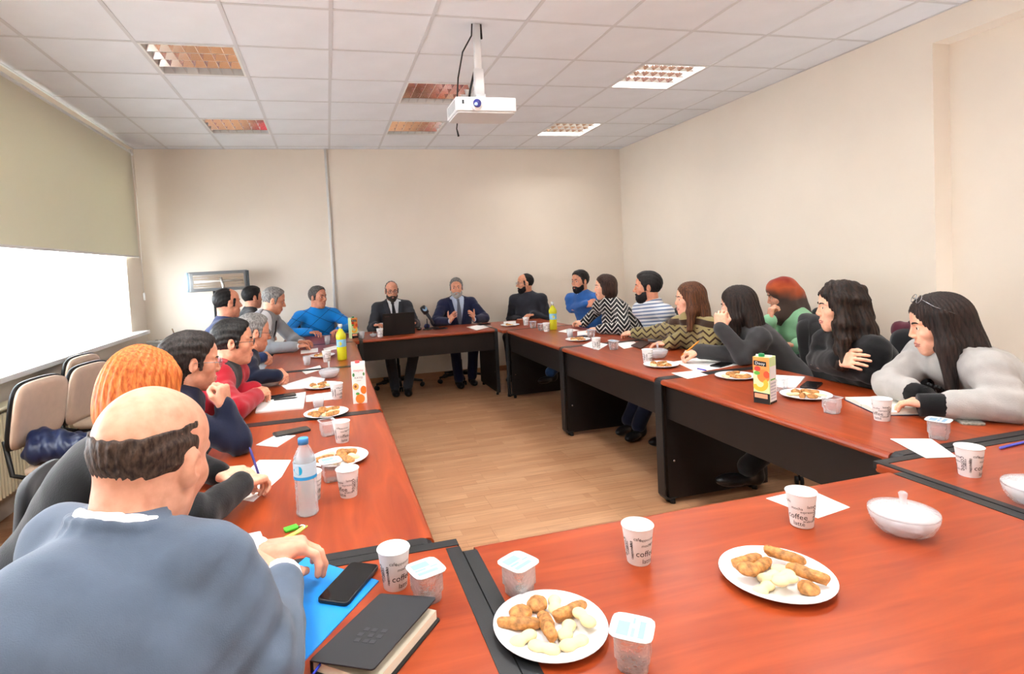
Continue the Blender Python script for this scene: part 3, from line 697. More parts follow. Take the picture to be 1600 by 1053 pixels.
# ------------------------------------------------------------------ ceiling: 0.6 m tiles on a T-bar grid
ceil = tag(MB().box(XL-.2, XR+.3, YF-.1, YB+.1, ZC+.16, ZC+.2).build('ceiling', mat('ceiling_void', '888480', .9)), kind='structure')
m_tile = mat('mineral_tile', 'f0f2f6', .9, var=.03, vscale=3, bump=.25, bscale=260, spec=.1); m_bar = mat('grid_bar', 'dcdcde', .6)
cx = [XL]+[GX0+.6*i for i in range(-3, 7)]+[XR]; cyy = [YF]+[GY0+.6*i for i in range(-8, 7) if GY0+.6*i > YF+.05 and GY0+.6*i < YB-.02]+[YB]
tc = {}
fixt = set(LIT)|set(UNLIT)
for i in range(len(cx)-1):
    for k in range(len(cyy)-1):
        col_i = i-4; row = round((cyy[k]-GY0)/.6) if k > 0 else -99
        if (col_i+0, row) in fixt: continue
        w, d = round(cx[i+1]-cx[i], 3), round(cyy[k+1]-cyy[k], 3)
        if (w, d) not in tc: tc[(w, d)] = MB().box(.006, w-.006, .006, d-.006, .003, .018).mesh('ceiling_tile', m_tile, .003)
        link('ceiling_tile', tc[(w, d)], ceil, (cx[i], cyy[k], ZC))
for i in range(1, len(cx)-1): MB().box(-.012, .012, YF, YB, 0, .006).build('grid_bar', m_bar, ceil, (cx[i], 0, ZC))
for k in range(1, len(cyy)-1): MB().box(XL, XR, -.011, .011, .0005, .006).build('grid_bar', m_bar, ceil, (0, cyy[k], ZC))
for nm, a in (('angle_trim', (XL, XR, YB-.02, YB)), ('angle_trim', (XL, XL+.02, YF, YB)), ('angle_trim', (XR-.02, XR, YF, YB))): MB().box(*a, 0, .005).build(nm, m_bar, ceil, (0, 0, ZC))
# louvred ceiling lights, four tubes behind a mirror grille
m_mirror = mat('louvre_mirror', 'e6e6e8', .12, metal=1); m_tube_off = mat('tube_glass', 'eceff2', .3); m_tube_on = mat('tube_lit', 'fff4e4', .3, emit=9)
def ceiling_light(c, r, lit, label, group=None):
    e = empty('ceiling_light', (GX0+.6*c, GY0+.6*r, ZC), 0, label, 'light', group)
    fr = MB()
    for a in ((.012,.588,.012,.026), (.012,.588,.574,.588), (.012,.026,.026,.574), (.574,.588,.026,.574)): fr.box(*a, -.001, .012)
    fr.build('frame', m_whitep, e)
    MB().box(.02, .58, .02, .58, .10, .104).build('housing', m_whitep, e)
    sd = MB()
    for a in ((.018,.022,.02,.58), (.578,.582,.02,.58), (.02,.58,.018,.022), (.02,.58,.578,.582)): sd.box(*a, .01, .10)
    sd.build('housing_side', m_whitep, e)
    for k in range(1, 4):
        y = .02+.56*k/4; MB().add([(.025,y-.020,.045),(.575,y-.020,.045),(.575,y,.004),(.025,y,.004),(.025,y+.020,.045),(.575,y+.020,.045)], [(0,1,2,3), (3,2,5,4)], 0, False).build('reflector', m_mirror, e)
    for k in range(1, 7):
        x = .02+.56*k/7; MB().box(x-.0015, x+.0015, .022, .578, .006, .038).build('louvre_blade', m_mirror, e)
    for k in range(4):
        y = .02+.56*(k+.5)/4; MB().tube([(.03, y, .062), (.57, y, .062)], .008, 8).build('tube', m_tube_on if lit else m_tube_off, e)
    return e
for (c, r) in UNLIT:
    ceiling_light(c, r, False, {(-2,1):'unlit mirror louvre ceiling light above the left table row, the larger of the pair there', (-2,4):'unlit mirror louvre ceiling light nearest the heater corner', (1,2):'unlit mirror louvre ceiling light just behind the projector', (1,4):'unlit mirror louvre ceiling light beyond the one behind the projector'}[(c, r)], 'unlit ceiling lights')
for (c, r) in LIT:
    ceiling_light(c, r, True, {(4,1):'lit louvre ceiling light over the right wall side, away from the back wall', (4,4):'lit louvre ceiling light on the right side close to the back wall'}.get((c, r), 'added unseen lit louvre ceiling light in the grid above the near tables'), 'lit ceiling lights')
# ------------------------------------------------------------------ tables
def wood_mat():
    m, nt, b = nodemat('red_wood_laminate'); N, L = nt.nodes, nt.links
    tc = N.new('ShaderNodeTexCoord'); mp = N.new('ShaderNodeMapping'); mp.inputs['Scale'].default_value = (1.3, 14, 14); L.new(tc.outputs['Object'], mp.inputs[0])
    n = N.new('ShaderNodeTexNoise'); n.inputs['Scale'].default_value = 1.4; n.inputs['Detail'].default_value = 8; n.inputs['Distortion'].default_value = 1.2; L.new(mp.outputs[0], n.inputs['Vector'])
    r = N.new('ShaderNodeValToRGB'); e = r.color_ramp.elements; e[0].position = .25; e[0].color = lin('862e12'); e[1].position = .75; e[1].color = lin('aa4820'); k = e.new(.5); k.color = lin('983c18')
    L.new(n.outputs['Fac'], r.inputs[0]); L.new(r.outputs[0], b.inputs['Base Color']); b.inputs['Roughness'].default_value = .30; b.inputs['Specular IOR Level'].default_value = .5
    n2 = N.new('ShaderNodeTexNoise'); n2.inputs['Scale'].default_value = 3; n2.inputs['Detail'].default_value = 7; L.new(mp.outputs[0], n2.inputs['Vector']); bp = N.new('ShaderNodeBump'); bp.inputs['Strength'].default_value = .12; bp.inputs['Distance'].default_value = .002; L.new(n2.outputs['Fac'], bp.inputs['Height']); L.new(bp.outputs[0], b.inputs['Normal'])
    return m
m_wood = wood_mat(); m_panel = mat('dark_laminate', '1b1513', .45, var=.15, vscale=9, spec=.4); m_band = mat('black_edge_profile', '222426', .42, bump=.06, bscale=400)
TZ, TD, SW_ = .725, .74, .034
def table(x, y, rz, L_, label, group, depth=TD):
    """local x along the length, local y from the inner edge (0) outwards"""
    t = empty('conference_table', (x, y, 0), rz, label, 'table', group); D = depth
    prof = []
    for k in range(7): a = -math.pi/2-math.pi*k/6; prof.append((.016+.016*math.cos(a)*1.0, TZ-.016+.016*math.sin(a)))
    pr = [(p[0], p[1]) for p in prof]+[(D, TZ), (D, TZ-.032)]
    mb = MB(); mb.prism(pr, SW_-.002, L_-SW_+.002, 0, 'x'); mb.build('tabletop', m_wood, t)
    for x0 in (0, L_-SW_):
        lp = MB().box(x0+.004, x0+SW_-.004, .03, D-.05, .03, TZ-.004).build('leg_panel', m_panel, t)
        # plastic profile wrapped over the top and round the inner edge down to the floor
        path = [(D, TZ+.002), (.035, TZ+.002)]+[(.035-.035*math.sin(a), TZ-.033+.035*math.cos(a)) for a in (.4,.8,1.2,1.5708)]+[(0, .05), (.012, .03), (.04, .03)]
        inner = [(p[0]+dx, p[1]+dz) for p, (dx, dz) in zip(path, [(0,-.008),(0,-.008),(.003,-.008),(.005,-.006),(.007,-.003),(.008,0),(.008,0),(.016,.008),(.04,.008)])]
        n = len(path); v = [(x0, a, b) for a, b in path]+[(x0, a, b) for a, b in inner]+[(x0+SW_, a, b) for a, b in path]+[(x0+SW_, a, b) for a, b in inner]; F = []
        for i in range(n-1): F += [(i, i+1, 2*n+i+1, 2*n+i), (n+i, 3*n+i, 3*n+i+1, n+i+1), (i, n+i, n+i+1, i+1), (2*n+i, 2*n+i+1, 3*n+i+1, 3*n+i)]
        F += [(0, 2*n, 3*n, n), (n-1, 2*n-1, 4*n-1, 3*n-1)]
        MB().add(v, F, 0, False).build('edge_band', m_band, lp)
        MB().box(x0+.006, x0+SW_-.006, D-.05, D-.035, .03, TZ-.03).build('rear_band', m_band, lp)
        for yy in (.06, D-.12): MB().lathe([(.016,0),(.016,.02),(.008,.03)], 10, (x0+SW_/2, yy, .0)).build('glide', m_black, lp)
        for zz in (.25, .62): xb = (SW_-.005) if x0 == 0 else x0+.001; MB().tube([(xb, .07, zz), (xb+.004, .07, zz)], .006, 8).build('bolt', m_chrome, lp)
    MB().box(SW_-.004, L_-SW_+.004, .035, .055, TZ-.225, TZ-.030).build('modesty_panel', m_panel, t)
    return t
G = 'conference tables set in a square'
table(.272, 5.755, 0, 1.468, 'red wood conference table with black ends in front of the two suited men', G)
PI = math.pi
XI, XJ = .228, 1.787       # inner edges of the left and right rows
for (a, b), lb in (((1.388,2.802),'red wood table beside the black writing sleeve, with the blue-capped bottle on it'), ((2.802,4.222),'red wood table of the left row holding the apricot juice carton'), ((4.222,5.70),'red wood table of the left row holding the yellow drink bottle')):
    table(XI, a, PI/2, b-a, lb, G)
for (a, b), lb in (((1.424,2.812),'red wood table of the right row holding the peach juice carton'), ((2.812,4.185),'red wood table of the right row holding the lidded glass sugar bowl'), ((4.185,5.60),'red wood table of the right row holding the yellow drink bottle')):
    table(XJ, b, -PI/2, b-a, lb, G)
table(1.672, 1.345, PI, 1.390, 'red wood table in the foreground with two plates of pastries', G)
def corner_table(x0, x1, y0, y1, label, leg=(1,1,1,1)):
    t = empty('corner_table', ((x0+x1)/2, (y0+y1)/2, 0), 0, label, 'table', 'corner tables joining the rows'); a, b = (x1-x0)/2, (y1-y0)/2
    MB().rbox(-a, a, -b, b, TZ-.032, TZ, .02).build('tabletop', m_wood, t, bevel=.006)
    for sx in (-1,1):
        for sy in (-1,1): MB().lathe([(.022,0),(.022,.02),(.019,.03),(.019,TZ-.03)], 12, (sx*(a-.07), sy*(b-.07), 0)).build('leg', m_black, t)
    return t
corner_table(-.50, .268, 5.704, 6.50, 'corner table in front of the man in the bright blue sweater')
corner_table(1.744, 2.52, 5.604, 6.50, 'corner table in front of the man in the charcoal sweater')
c1 = corner_table(CT0, .279, CT1, 1.386, 'corner table carrying the blue folder and black notebook'); ca, cb_ = (.279-CT0)/2, (1.386-CT1)/2
MB().box(ca-.0355, ca, -cb_+.012, cb_-.0395, TZ-.034, TZ+.002).build('edge_band', m_band, c1)
MB().box(-ca+.012, ca, cb_-.0315, cb_, TZ-.034, TZ+.002).build('edge_band', m_band, c1)
c2 = corner_table(1.676, 2.52, .60, 1.418, 'corner table with one paper cup and a blue pen beside the black edge bands')
MB().box(-.42, -.395, -.40, .409, TZ-.02, TZ+.002).build('edge_band', m_band, c2)
MB().box(-.395, .42, .378, .409, TZ-.02, TZ+.002).build('edge_band', m_band, c2)
# ------------------------------------------------------------------ chairs
m_blackfab = mat('black_fabric', '1c1c1f', .9, bump=.2, bscale=300, sheen=.2); m_beige = mat('beige_fabric', 'cbb19b', .9, var=.05, vscale=20, bump=.2, bscale=400, sheen=.2)
def pad(name, w, d, t, mat_, parent, M_, arch=.0, rnd=.06, n=10):
    mb = MB(); N = 2*n
    def pt(u, v, z): return (u*w/2, v*d/2, z+arch*(u*u))
    us = [math.sin(math.pi/2*(k/n-1+0))*1.0 if False else -1+2*k/N for k in range(N+1)]
    v = []; F = []
    for s in (1, -1):
        for a in us:
            for b in us:
                e = (abs(a)**6+abs(b)**6)**(1/6); x_, y_ = a, b
                r = max(abs(a), abs(b)); q = r/max((abs(a)**5+abs(b)**5)**(.2), 1e-6) if r > 0 else 1; x_, y_ = a*q, b*q
                edge = max(0, 1-(max(abs(a), abs(b)))**8); v.append(pt(x_, y_, s*t/2*(.25+.75*edge**.5)))
    M1 = (N+1)**2
    for s in range(2):
        for i in range(N):
            for k in range(N): a = s*M1+i*(N+1)+k; F.append((a, a+1, a+N+2, a+N+1) if s else (a, a+N+1, a+N+2, a+1))
    per = [i*(N+1) for i in range(N+1)]+[N*(N+1)+k for k in range(1, N+1)]+[i*(N+1)+N for i in range(N-1, -1, -1)]+[k for k in range(N-1, 0, -1)]
    for i in range(len(per)): a, b = per[i], per[(i+1) % len(per)]; F.append((a, b, M1+b, M1+a))
    mb.add(v, F, 0, True); mb.xf(M_); return mb.build(name, mat_, parent)
def office_chair(label, group, x, y, face, fab=None, low=False):
    """local +y is the way the sitter faces"""
    c = empty('office_chair', (x, y, 0), math.radians(face)-PI/2, label, 'chair', group); fab = fab or m_blackfab
    pad('seat', .47, .46, .075, fab, c, Matrix.Translation((0, .02, .43)))
    bh, bc = (.24, .63) if low else (.44, .74)
    pad('backrest', .42, bh, .055, fab, c, Matrix.Translation((0, -.235, bc))@Matrix.Rotation(math.radians(83), 4, 'X'), arch=-.03)
    MB().tube([(0, -.12, .40), (0, -.24, .40), (0, -.275, .46), (0, -.272, bc-.04)], .018, 8).build('back_support', m_black, c)
    MB().lathe([(.035,.07),(.03,.12),(.024,.13),(.024,.26),(.016,.27),(.016,.40)], 14).build('gas_column', m_black, c)
    for k in range(5):
        a = 2*PI*k/5+.3; d = V3(math.cos(a), math.sin(a), 0)
        l = MB().tube([d*.02+V3(0,0,.095), d*.16+V3(0,0,.09), d*.29+V3(0,0,.072)], [.022,.019,.013], 8).build('base_leg', m_black, c)
        q = V3(-d[1], d[0], 0); mb = MB()
        for s in (-1,1): mb.tube([d*.285+q*(.006*s)+V3(0,0,.027), d*.285+q*(.022*s)+V3(0,0,.027)], .0265, 12)
        mb.tube([d*.285+V3(0,0,.03), d*.285+V3(0,0,.075)], .007, 6); mb.build('castor', m_black, l)
    return c
def side_chair(label, group, x, y, face):
    c = empty('side_chair', (x, y, 0), math.radians(face)-PI/2, label, 'chair', group)
    pad('seat', .46, .45, .07, m_beige, c, Matrix.Translation((0, .02, .445))); MB().rbox(-.2, .2, -.18, .21, .395, .412, .05).build('seat_shell', m_black, c)
    Mb = Matrix.Translation((0, -.225, .735))@Matrix.Rotation(math.radians(80), 4, 'X')
    pad('backrest', .46, .36, .05, m_beige, c, Mb, arch=-.03); pad('back_shell', .475, .375, .04, m_black, c, Mb@Matrix.Translation((0, 0, .022)), arch=-.03)
    for s in (-1,1):
        MB().tube([(s*.18, -.15, .40), (s*.185, -.25, .43), (s*.185, -.275, .62)], .013, 8).build('back_support', m_black, c)
        MB().tube([(s*.19, .20, .40), (s*.22, .24, .0)], .012, 8).build('leg', m_black, c); MB().tube([(s*.19, -.16, .40), (s*.22, -.23, .0)], .012, 8).build('leg', m_black, c)
    MB().tube([(-.2, -.18, .40), (.2, -.18, .40)], .010, 8).build('crossbar', m_black, c); return c

# ------------------------------------------------------------------ fittings on walls and ceiling
def textmesh(s, size):
    cu = bpy.data.curves.new('lettering', 'FONT'); cu.body = s; cu.size = size; cu.align_x = 'CENTER'; cu.align_y = 'CENTER'; cu.resolution_u = 2
    o = bpy.data.objects.new('lettering', cu); COL.objects.link(o); dg = bpy.context.evaluated_depsgraph_get(); me = bpy.data.meshes.new_from_object(o.evaluated_get(dg))
    v = [tuple(p.co) for p in me.vertices]; f = [tuple(p.vertices) for p in me.polygons]
    bpy.data.objects.remove(o); bpy.data.curves.remove(cu); bpy.data.meshes.remove(me); return v, f
def clear_mat(name, lo, hi):
    """thin clear plastic: see-through face on, reflecting towards its edges"""
    m, nt, b = nodemat(name); N, L = nt.nodes, nt.links; b.inputs['Base Color'].default_value = lin('eef3f6'); b.inputs['Roughness'].default_value = .08; b.inputs['Specular IOR Level'].default_value = .9
    n = N.new('ShaderNodeTexNoise'); n.inputs['Scale'].default_value = 55; tc = N.new('ShaderNodeTexCoord'); L.new(tc.outputs['Object'], n.inputs['Vector']); bp = N.new('ShaderNodeBump'); bp.inputs['Strength'].default_value = .7; bp.inputs['Distance'].default_value = .006; L.new(n.outputs['Fac'], bp.inputs['Height']); L.new(bp.outputs[0], b.inputs['Normal'])
    lw = N.new('ShaderNodeLayerWeight'); lw.inputs[0].default_value = .35; L.new(bp.outputs[0], lw.inputs['Normal']); mr = N.new('ShaderNodeMapRange'); mr.inputs[3].default_value = lo; mr.inputs[4].default_value = hi; L.new(lw.outputs['Facing'], mr.inputs[0]); L.new(mr.outputs[0], b.inputs['Alpha']); return m
m_ink = mat('print_ink', '2b2a2c', .7); m_paper = mat('paper', 'f4f3f1', .85); m_darkgrey = mat('dark_grey', '34363a', .5); m_screen = mat('phone_glass', '0b0c0e', .12, spec=.6)
m_clear = clear_mat('clear_plastic', .10, .75); m_water = clear_mat('water', .05, .55); m_glass = mat('cut_glass', 'eef1f4', .08, alpha=.34, spec=.8, bump=.6, bscale=90)
pj = empty('ceiling_projector', (1.0, 3.33, 2.36), 0, 'white video projector hanging on a pole from the ceiling', 'projector')
m_pj = mat('projector_white', 'f3f3f4', .35)
MB().rbox(-.185, .205, .0, .27, .012, .095, .018).build('body', m_pj, pj, bevel=.005)
MB().rbox(-.175, .195, .01, .26, .0, .013, .02).build('base_plate', mat('projector_base', 'd5d2d0', .5), pj)
ln = MB().tube([(-.055, .01, .052), (-.055, -.014, .052)], .038, 24).build('lens_ring', m_pj, pj); MB().tube([(-.055, -.0135, .052), (-.055, -.0165, .052)], .026, 20).build('lens', mat('lens_blue', '2a2f8f', .05, spec=1.0, coat=1), ln); MB().tube([(-.063, -.016, .046), (-.063, -.018, .046)], .011, 12).build('lens_glint', mat('lens_glint_pale', 'a9c8ff', .05, spec=1), ln)  # the small pale disc is a highlight painted onto the lens
MB().box(-.147, -.133, -.002, .004, .052, .076).build('infrared_window', m_darkgrey, pj)
for k in range(6): MB().box(-.1865, -.184, .03+k*.034, .045+k*.034, .025, .082).build('vent_slot', mat('vent_grey', 'bdbdc0', .5), pj)
MB().rbox(-.022, .022, .10, .13, .112, .58, .006).build('pole', m_pj, pj); MB().rbox(-.034, .034, .085, .145, .095, .14, .008).build('mount', m_pj, pj); MB().rbox(-.03, .03, .095, .135, .13, .30, .006).build('lower_sleeve', m_pj, pj)
MB().tube([(-.028, .11, .58), (-.04, .09, .50), (-.10, .10, .40), (-.13, .13, .25), (-.135, .2, .06)], .005, 7).build('cable', m_black, pj); MB().tube([(.028, .11, .58), (.03, .11, .49)], .007, 6).build('cable_stub', m_black, pj); MB().tube([(-.02, .13, .30), (-.05, .15, .18), (-.06, .17, .10)], .008, 7).build('power_lead', m_black, pj)
MB().tube([(-.115, .27, .02), (-.12, .28, -.03), (-.11, .28, -.08)], [.004,.004,.007], 6).build('loose_plug', m_black, pj)
cd = empty('wall_conduit', (.06, YB, 0), 0, 'white cable conduit running down the back wall from the ceiling', 'conduit')
MB().rbox(-.014, .014, -.02, 0, .30, ZC, .003).build('duct', m_whitep, cd); MB().tube([(.03, -.006, 2.9), (.032, -.006, 1.05), (.05, -.006, .9), (.05, -.006, .3)], .0035, 6).build('thin_cable', mat('cable_white', 'dcd6cc', .5), cd)
so = empty('wall_socket', (-.49, YB, .815), 0, 'white double wall socket with a black plug, near the man in bright blue', 'socket')
MB().rbox(-.085, .085, -.012, 0, -.042, .042, .008).build('plate', m_white, so, bevel=.002)
for k in (-.042, .042): MB().tube([(k, -.011, 0), (k, -.0135, 0)], .024, 16).build('outlet', mat('outlet_grey', 'bcbab6', .5), so)
MB().tube([(.042, -.0135, 0), (.042, -.05, 0)], .018, 12).build('plug', m_black, so); MB().tube([(.042, -.045, -.005), (.03, -.055, -.08), (-.02, -.05, -.22), (-.03, -.05, -.5), (-.03, -.04, -.80)], .004, 6).build('lead', m_black, so)
ht = empty('patio_heater', (-1.195, 6.76, 0), math.radians(6), 'grey infrared heater on a black floor stand behind the balding man', 'heater')
m_hg = mat('heater_grey', '7d7f80', .4, metal=.4)
MB().rbox(-.30, .31, -.05, .05, 1.29, 1.51, .03, ax='z').build('housing', m_hg, ht, bevel=.008)
mb = MB(); mb.lathe([(.002,-.11),(.06,-.105),(.09,-.07),(.10,0),(.09,.07),(.06,.105),(.002,.11)], 16, (-.30, 0, 1.40), sx=.45, sy=.5); mb.build('end_cap', mat('heater_blue_grey', '9db4c6', .4), ht); MB().rbox(.305, .325, -.05, .05, 1.295, 1.505, .01).build('end_cap', m_darkgrey, ht, bevel=.004)
MB().box(-.25, .27, -.054, -.049, 1.325, 1.475).build('reflector', mat('heater_reflector', 'b5aea2', .25, metal=.9), ht)
MB().tube([(-.24, -.058, 1.40), (.26, -.058, 1.40)], .008, 8).build('heating_tube', mat('quartz', 'd8d2c8', .2), ht)
for k in range(6): MB().tube([(-.25, -.062, 1.335+k*.026), (.27, -.062, 1.335+k*.026)], .0014, 5).build('guard_wire', m_chrome, ht)
MB().tube([(.03, -.075, 1.44), (.05, -.085, 1.36), (.06, -.08, 1.26), (.06, -.03, 1.2)], .013, 8).build('bracket_arm', m_chrome, ht); MB().tube([(-.05, 0, .03), (-.05, 0, 1.30)], .014, 10).build('pole', m_black, ht); MB().lathe([(.17,0),(.17,.015),(.05,.03),(.02,.05)], 24, (-.05, 0, 0)).build('base', m_black, ht)
cb = empty('side_cabinet', (-1.84, 6.93, 0), 0, 'small grey cabinet in the corner below the heater', 'cabinet')
MB().box(-.19, .19, -.16, .17, .70, .735).build('top', mat('cabinet_grey', 'b9bab4', .5), cb, bevel=.003)
for s in (-1,1): MB().box(s*.19-(.02 if s > 0 else 0), s*.19+(0 if s > 0 else .02), -.155, .17, 0, .70).build('side_panel', mat('cabinet_grey', 'b9bab4', .5), cb)
MB().box(-.17, .17, .15, .165, .02, .70).build('back_panel', m_black, cb); MB().box(-.17, .17, -.15, .15, .30, .32).build('shelf', m_black, cb); MB().box(-.17, .17, -.15, .15, .0, .03).build('bottom', m_black, cb)
ps = empty('power_strip', (-1.86, 6.86, .735), .1, 'white power strip lying on the corner cabinet', 'power strip'); MB().rbox(-.13, .13, -.028, .028, 0, .04, .008).build('body', m_white, ps)
for k in range(3): MB().lathe([(.017,0),(.017,.003)], 12, (-.03+k*.045, 0, .039)).build('outlet', m_black, ps)
tin = empty('blue_mug', (-1.71, 6.98, .735), 0, 'blue and white mug with a brush handle on the corner cabinet', 'mug'); MB().lathe([(.032,0),(.04,.10),(.037,.10),(.03,.006)], 18, cap1=True).build('cup', mat('mug_blue', '3f6fb4', .4, var=.5, vscale=30), tin); MB().tube([(-.01, 0, .02), (-.045, .0, .15)], .007, 7).build('brush_handle', mat('brush_wood', '8a6a48', .6), tin)

# ------------------------------------------------------------------ table things
_cup_words = [('coffee', .020, 0, .030, 0), ('latte', .015, 8, .012, 0), ('cafe', .011, -38, .066, 0), ('cappuccino', .009, 4, .064, 0), ('mocha', .010, 2, .050, 0), ('espresso', .0085, 40, .052, 0), ('coffee', .018, 118, .040, 90), ('latte', .011, 84, .060, 0), ('arabica', .009, 88, .044, 0), ('mocha', .012, 80, .026, 0), ('cafe', .010, 84, .012, 0), ('cappuccino', .010, -62, .038, 90), ('espresso', .009, -82, .040, 90),
  ('coffee', .020, 180, .030, 0), ('latte', .015, 188, .012, 0), ('cafe', .011, 142, .066, 0), ('mocha', .010, 182, .052, 0), ('coffee', .018, 265, .040, 90), ('latte', .011, 240, .058, 0), ('espresso', .009, 225, .044, 0), ('arabica', .009, 232, .020, 0), ('cappuccino', .009, 300, .040, 90)]
def cup_print():
    mb = MB()
    for w, sz, a0, z0, rot in _cup_words:
        v, f = textmesh(w, sz); P = []
        for (x, y, _) in v:
            if rot: x, y = y, -x
            z = z0+y; r = .0262+(.0352-.0262)*z/.086+.0004; a = math.radians(a0)+x/r; P.append((r*math.sin(a), -r*math.cos(a), z))
        mb.add(P, f, 0, False)
    me = mb.mesh('printed_lettering', m_ink); return me
CUP = None
def paper_cup(p, label, rz=0):
    global CUP
    if CUP is None:
        wall = MB().lathe([(.0255,.0),(.0262,.001),(.0352,.086)], 32, cap0=False, cap1=False).lathe([(.0342,.086),(.0252,.008)], 32, cap0=False, cap1=True).mesh('cup_wall', m_paper)
        rim = MB(); rim.tube([(.0354*math.cos(a), .0354*math.sin(a), .0865) for a in [2*PI*k/28 for k in range(28)]], .0018, 6, closed=True); CUP = (wall, rim.mesh('rolled_rim', m_paper), cup_print())
    e = empty('paper_cup', tuple(p), rz, label, 'cup', 'paper coffee cups on the tables')
    for n, me in zip(('cup_wall', 'rolled_rim', 'printed_lettering'), CUP): o = link(n, me, e); (o.__setitem__('kind', 'stuff') if n == 'printed_lettering' else None)
    return e
TUB = None
def water_tub(p, label, rz=0, lid=True, open_lid=False):
    global TUB
    if TUB is None:
        w = MB().lathe([(.024,0),(.026,.004),(.0265,.02),(.030,.024),(.030,.062),(.033,.066)], 28, cap1=False, power=4.5).mesh('tub', m_clear)
        wa = MB().lathe([(.0235,.003),(.0255,.02),(.0285,.026),(.0285,.052)], 28, power=4.5).mesh('water', m_water)
        li = MB(); li.lathe([(.0365,0),(.0365,.0012)], 28, power=5)
        lp = MB()
        for a in ((-.026,.012,.004,.024), (-.026,-.002,-.006,.0), (-.026,.020,-.022,-.012), (.010,.026,-.004,.0)): lp.box(a[0], a[1], a[2], a[3], .0012, .0015)
        TUB = (w, wa, li.mesh('foil_lid', mat('foil_white', 'e6edf2', .3, metal=.35)), lp.mesh('lid_print', mat('lid_blue', '8fb7d6', .4)), MB().lathe([(.030,.064),(.036,.066),(.036,.0675),(.030,.0675)], 28, cap0=False, cap1=False, power=5).mesh('rim', m_clear))
    e = empty('water_tub', tuple(p), rz, label, 'water cup', 'sealed plastic water cups on the tables')
    link('tub', TUB[0], e); link('water', TUB[1], e); link('rim', TUB[4], e)
    if lid: l = link('foil_lid', TUB[2], e, (0, 0, .0675)); link('lid_print', TUB[3], l); l.rotation_euler = (.12 if open_lid else 0, .0, 0)
    return e
def drinking_glass(p, label, h=.085, r=.030):
    e = empty('drinking_glass', tuple(p), 0, label, 'glass', 'drinking glasses on the tables'); MB().lathe([(r*.8,0),(r,h),(r-.002,h),(r*.8-.002,.008)], 22).build('glass_wall', m_glass, e); MB().lathe([(r*.76,.009),(r*.9,h*.6)], 22).build('water', m_water, e); return e
def cookie_meshes():
    out = []; pale = mat('cookie_pale', 'ecd6a4', .75, var=.12, vscale=30, bump=.2, bscale=140); brn = mat('pastry_brown', 'c08448', .6, var=.55, vscale=70, bump=.6, bscale=160)
    f = Field((-.035,-.02,0), (.035,.02,.02), .003); f.ell((-.014,0,.007), (.017,.015,.008), .008); f.ell((.014,0,.007), (.016,.014,.008), .008); vs, fs = f.mesh(); out.append(npmesh('pastry', vs, fs, [pale]))
    f = Field((-.045,-.02,0), (.045,.02,.025), .003); f.cap((-.032,0,.010), (.032,.004,.010), .011, .010, .006); f.ell((.0,0,.011), (.036,.013,.010), .006); f.disp(wob(4, 150, .0034)); f.disp(wob(5, 420, .0014)); vs, fs = f.mesh(); out.append(npmesh('pastry', vs, fs, [brn]))
    f = Field((-.03,-.03,0), (.03,.03,.025), .003); f.ell((0,0,.010), (.024,.020,.012), .006); f.disp(wob(6, 150, .003)); f.disp(wob(5, 420, .0014)); vs, fs = f.mesh(); out.append(npmesh('pastry', vs, fs, [brn]))
    return out
COOK = None; PLATE = None
def plate(p, label, what, items, r=.108, where='on the plate'):
    """items: (dx, dy, kind, rotation, height) in metres from the plate centre"""
    global COOK, PLATE
    if COOK is None: COOK = cookie_meshes(); PLATE = MB().lathe([(.060,0),(.066,.002),(.085,.008),(.108,.014),(.109,.0155),(.107,.0165),(.085,.0105),(.066,.0045),(.0,.004)], 48, cap1=False).mesh('plate', mat('plate_white', 'f3f4f7', .3, spec=.5))
    o = link('plate', PLATE, None, tuple(p)); o.scale = (r/.108,)*3; tag(o, label, 'plate', 'white plates of pastries')
    circ = {0: [(-.014,.0165), (.014,.0165)], 1: [(q, .0135) for q in (-.032,-.016,0,.016,.032)], 2: [(0,.0235)]}; hgt = {0: .0152, 1: .0225, 2: .0225}; C = [np.array(i[:2], float) for i in items]
    def rings(i): a = math.radians(items[i][3]); return [(C[i]+q*np.array([math.cos(a), math.sin(a)]), r_) for q, r_ in circ[items[i][2]]]
    for it in range(160):                      # spread the pastries until they lie beside each other
        for i in range(len(items)):
            for j in range(i):
                for pa, ra in rings(i):
                    for pb, rb in rings(j):
                        d = pa-pb; n_ = np.linalg.norm(d)+1e-6
                        if n_ < ra+rb: sh = d/n_*(ra+rb-n_)*.25; C[i] = C[i]+sh; C[j] = C[j]-sh
            n_ = np.linalg.norm(C[i]); lim = r*.60 if items[i][2] != 1 else r*.52
            if n_ > lim: C[i] = C[i]*lim/n_
    zs = []
    for i in range(len(items)):                # what still overlaps lies on top
        z = 0
        for j in range(i):
            if any(np.linalg.norm(pa-pb) < ra+rb-.005 for pa, ra in rings(i) for pb, rb in rings(j)): z = max(z, zs[j]+hgt[items[j][2]]*.86)
        zs.append(z)
    items = [(C[i][0], C[i][1], items[i][2], items[i][3], zs[i]) for i in range(len(items))]
    for dx, dy, k, a, dz in items:
        c = link('pastry', COOK[k], None, (p[0]+dx, p[1]+dy, p[2]+.0042+dz), math.radians(a)); tag(c, ('pale round-lobed butter cookie ' if k == 0 else 'browned rolled pastry ' if k == 1 else 'small browned savoury bun ')+what, 'pastry', ('pale cookies ' if k == 0 else 'rolled pastries ' if k == 1 else 'savoury buns ')+what)
def scatter(seed, n, rad=.055):
    g = random.Random(seed); out = []
    for i in range(n): a = 2*PI*i/n+g.uniform(-.3,.3); q = rad*(.35+.65*((i*7) % n)/n); out.append((q*math.cos(a), q*math.sin(a), i % 3, g.uniform(0,180), 0.001 if q > rad*.6 else .009))
    return out
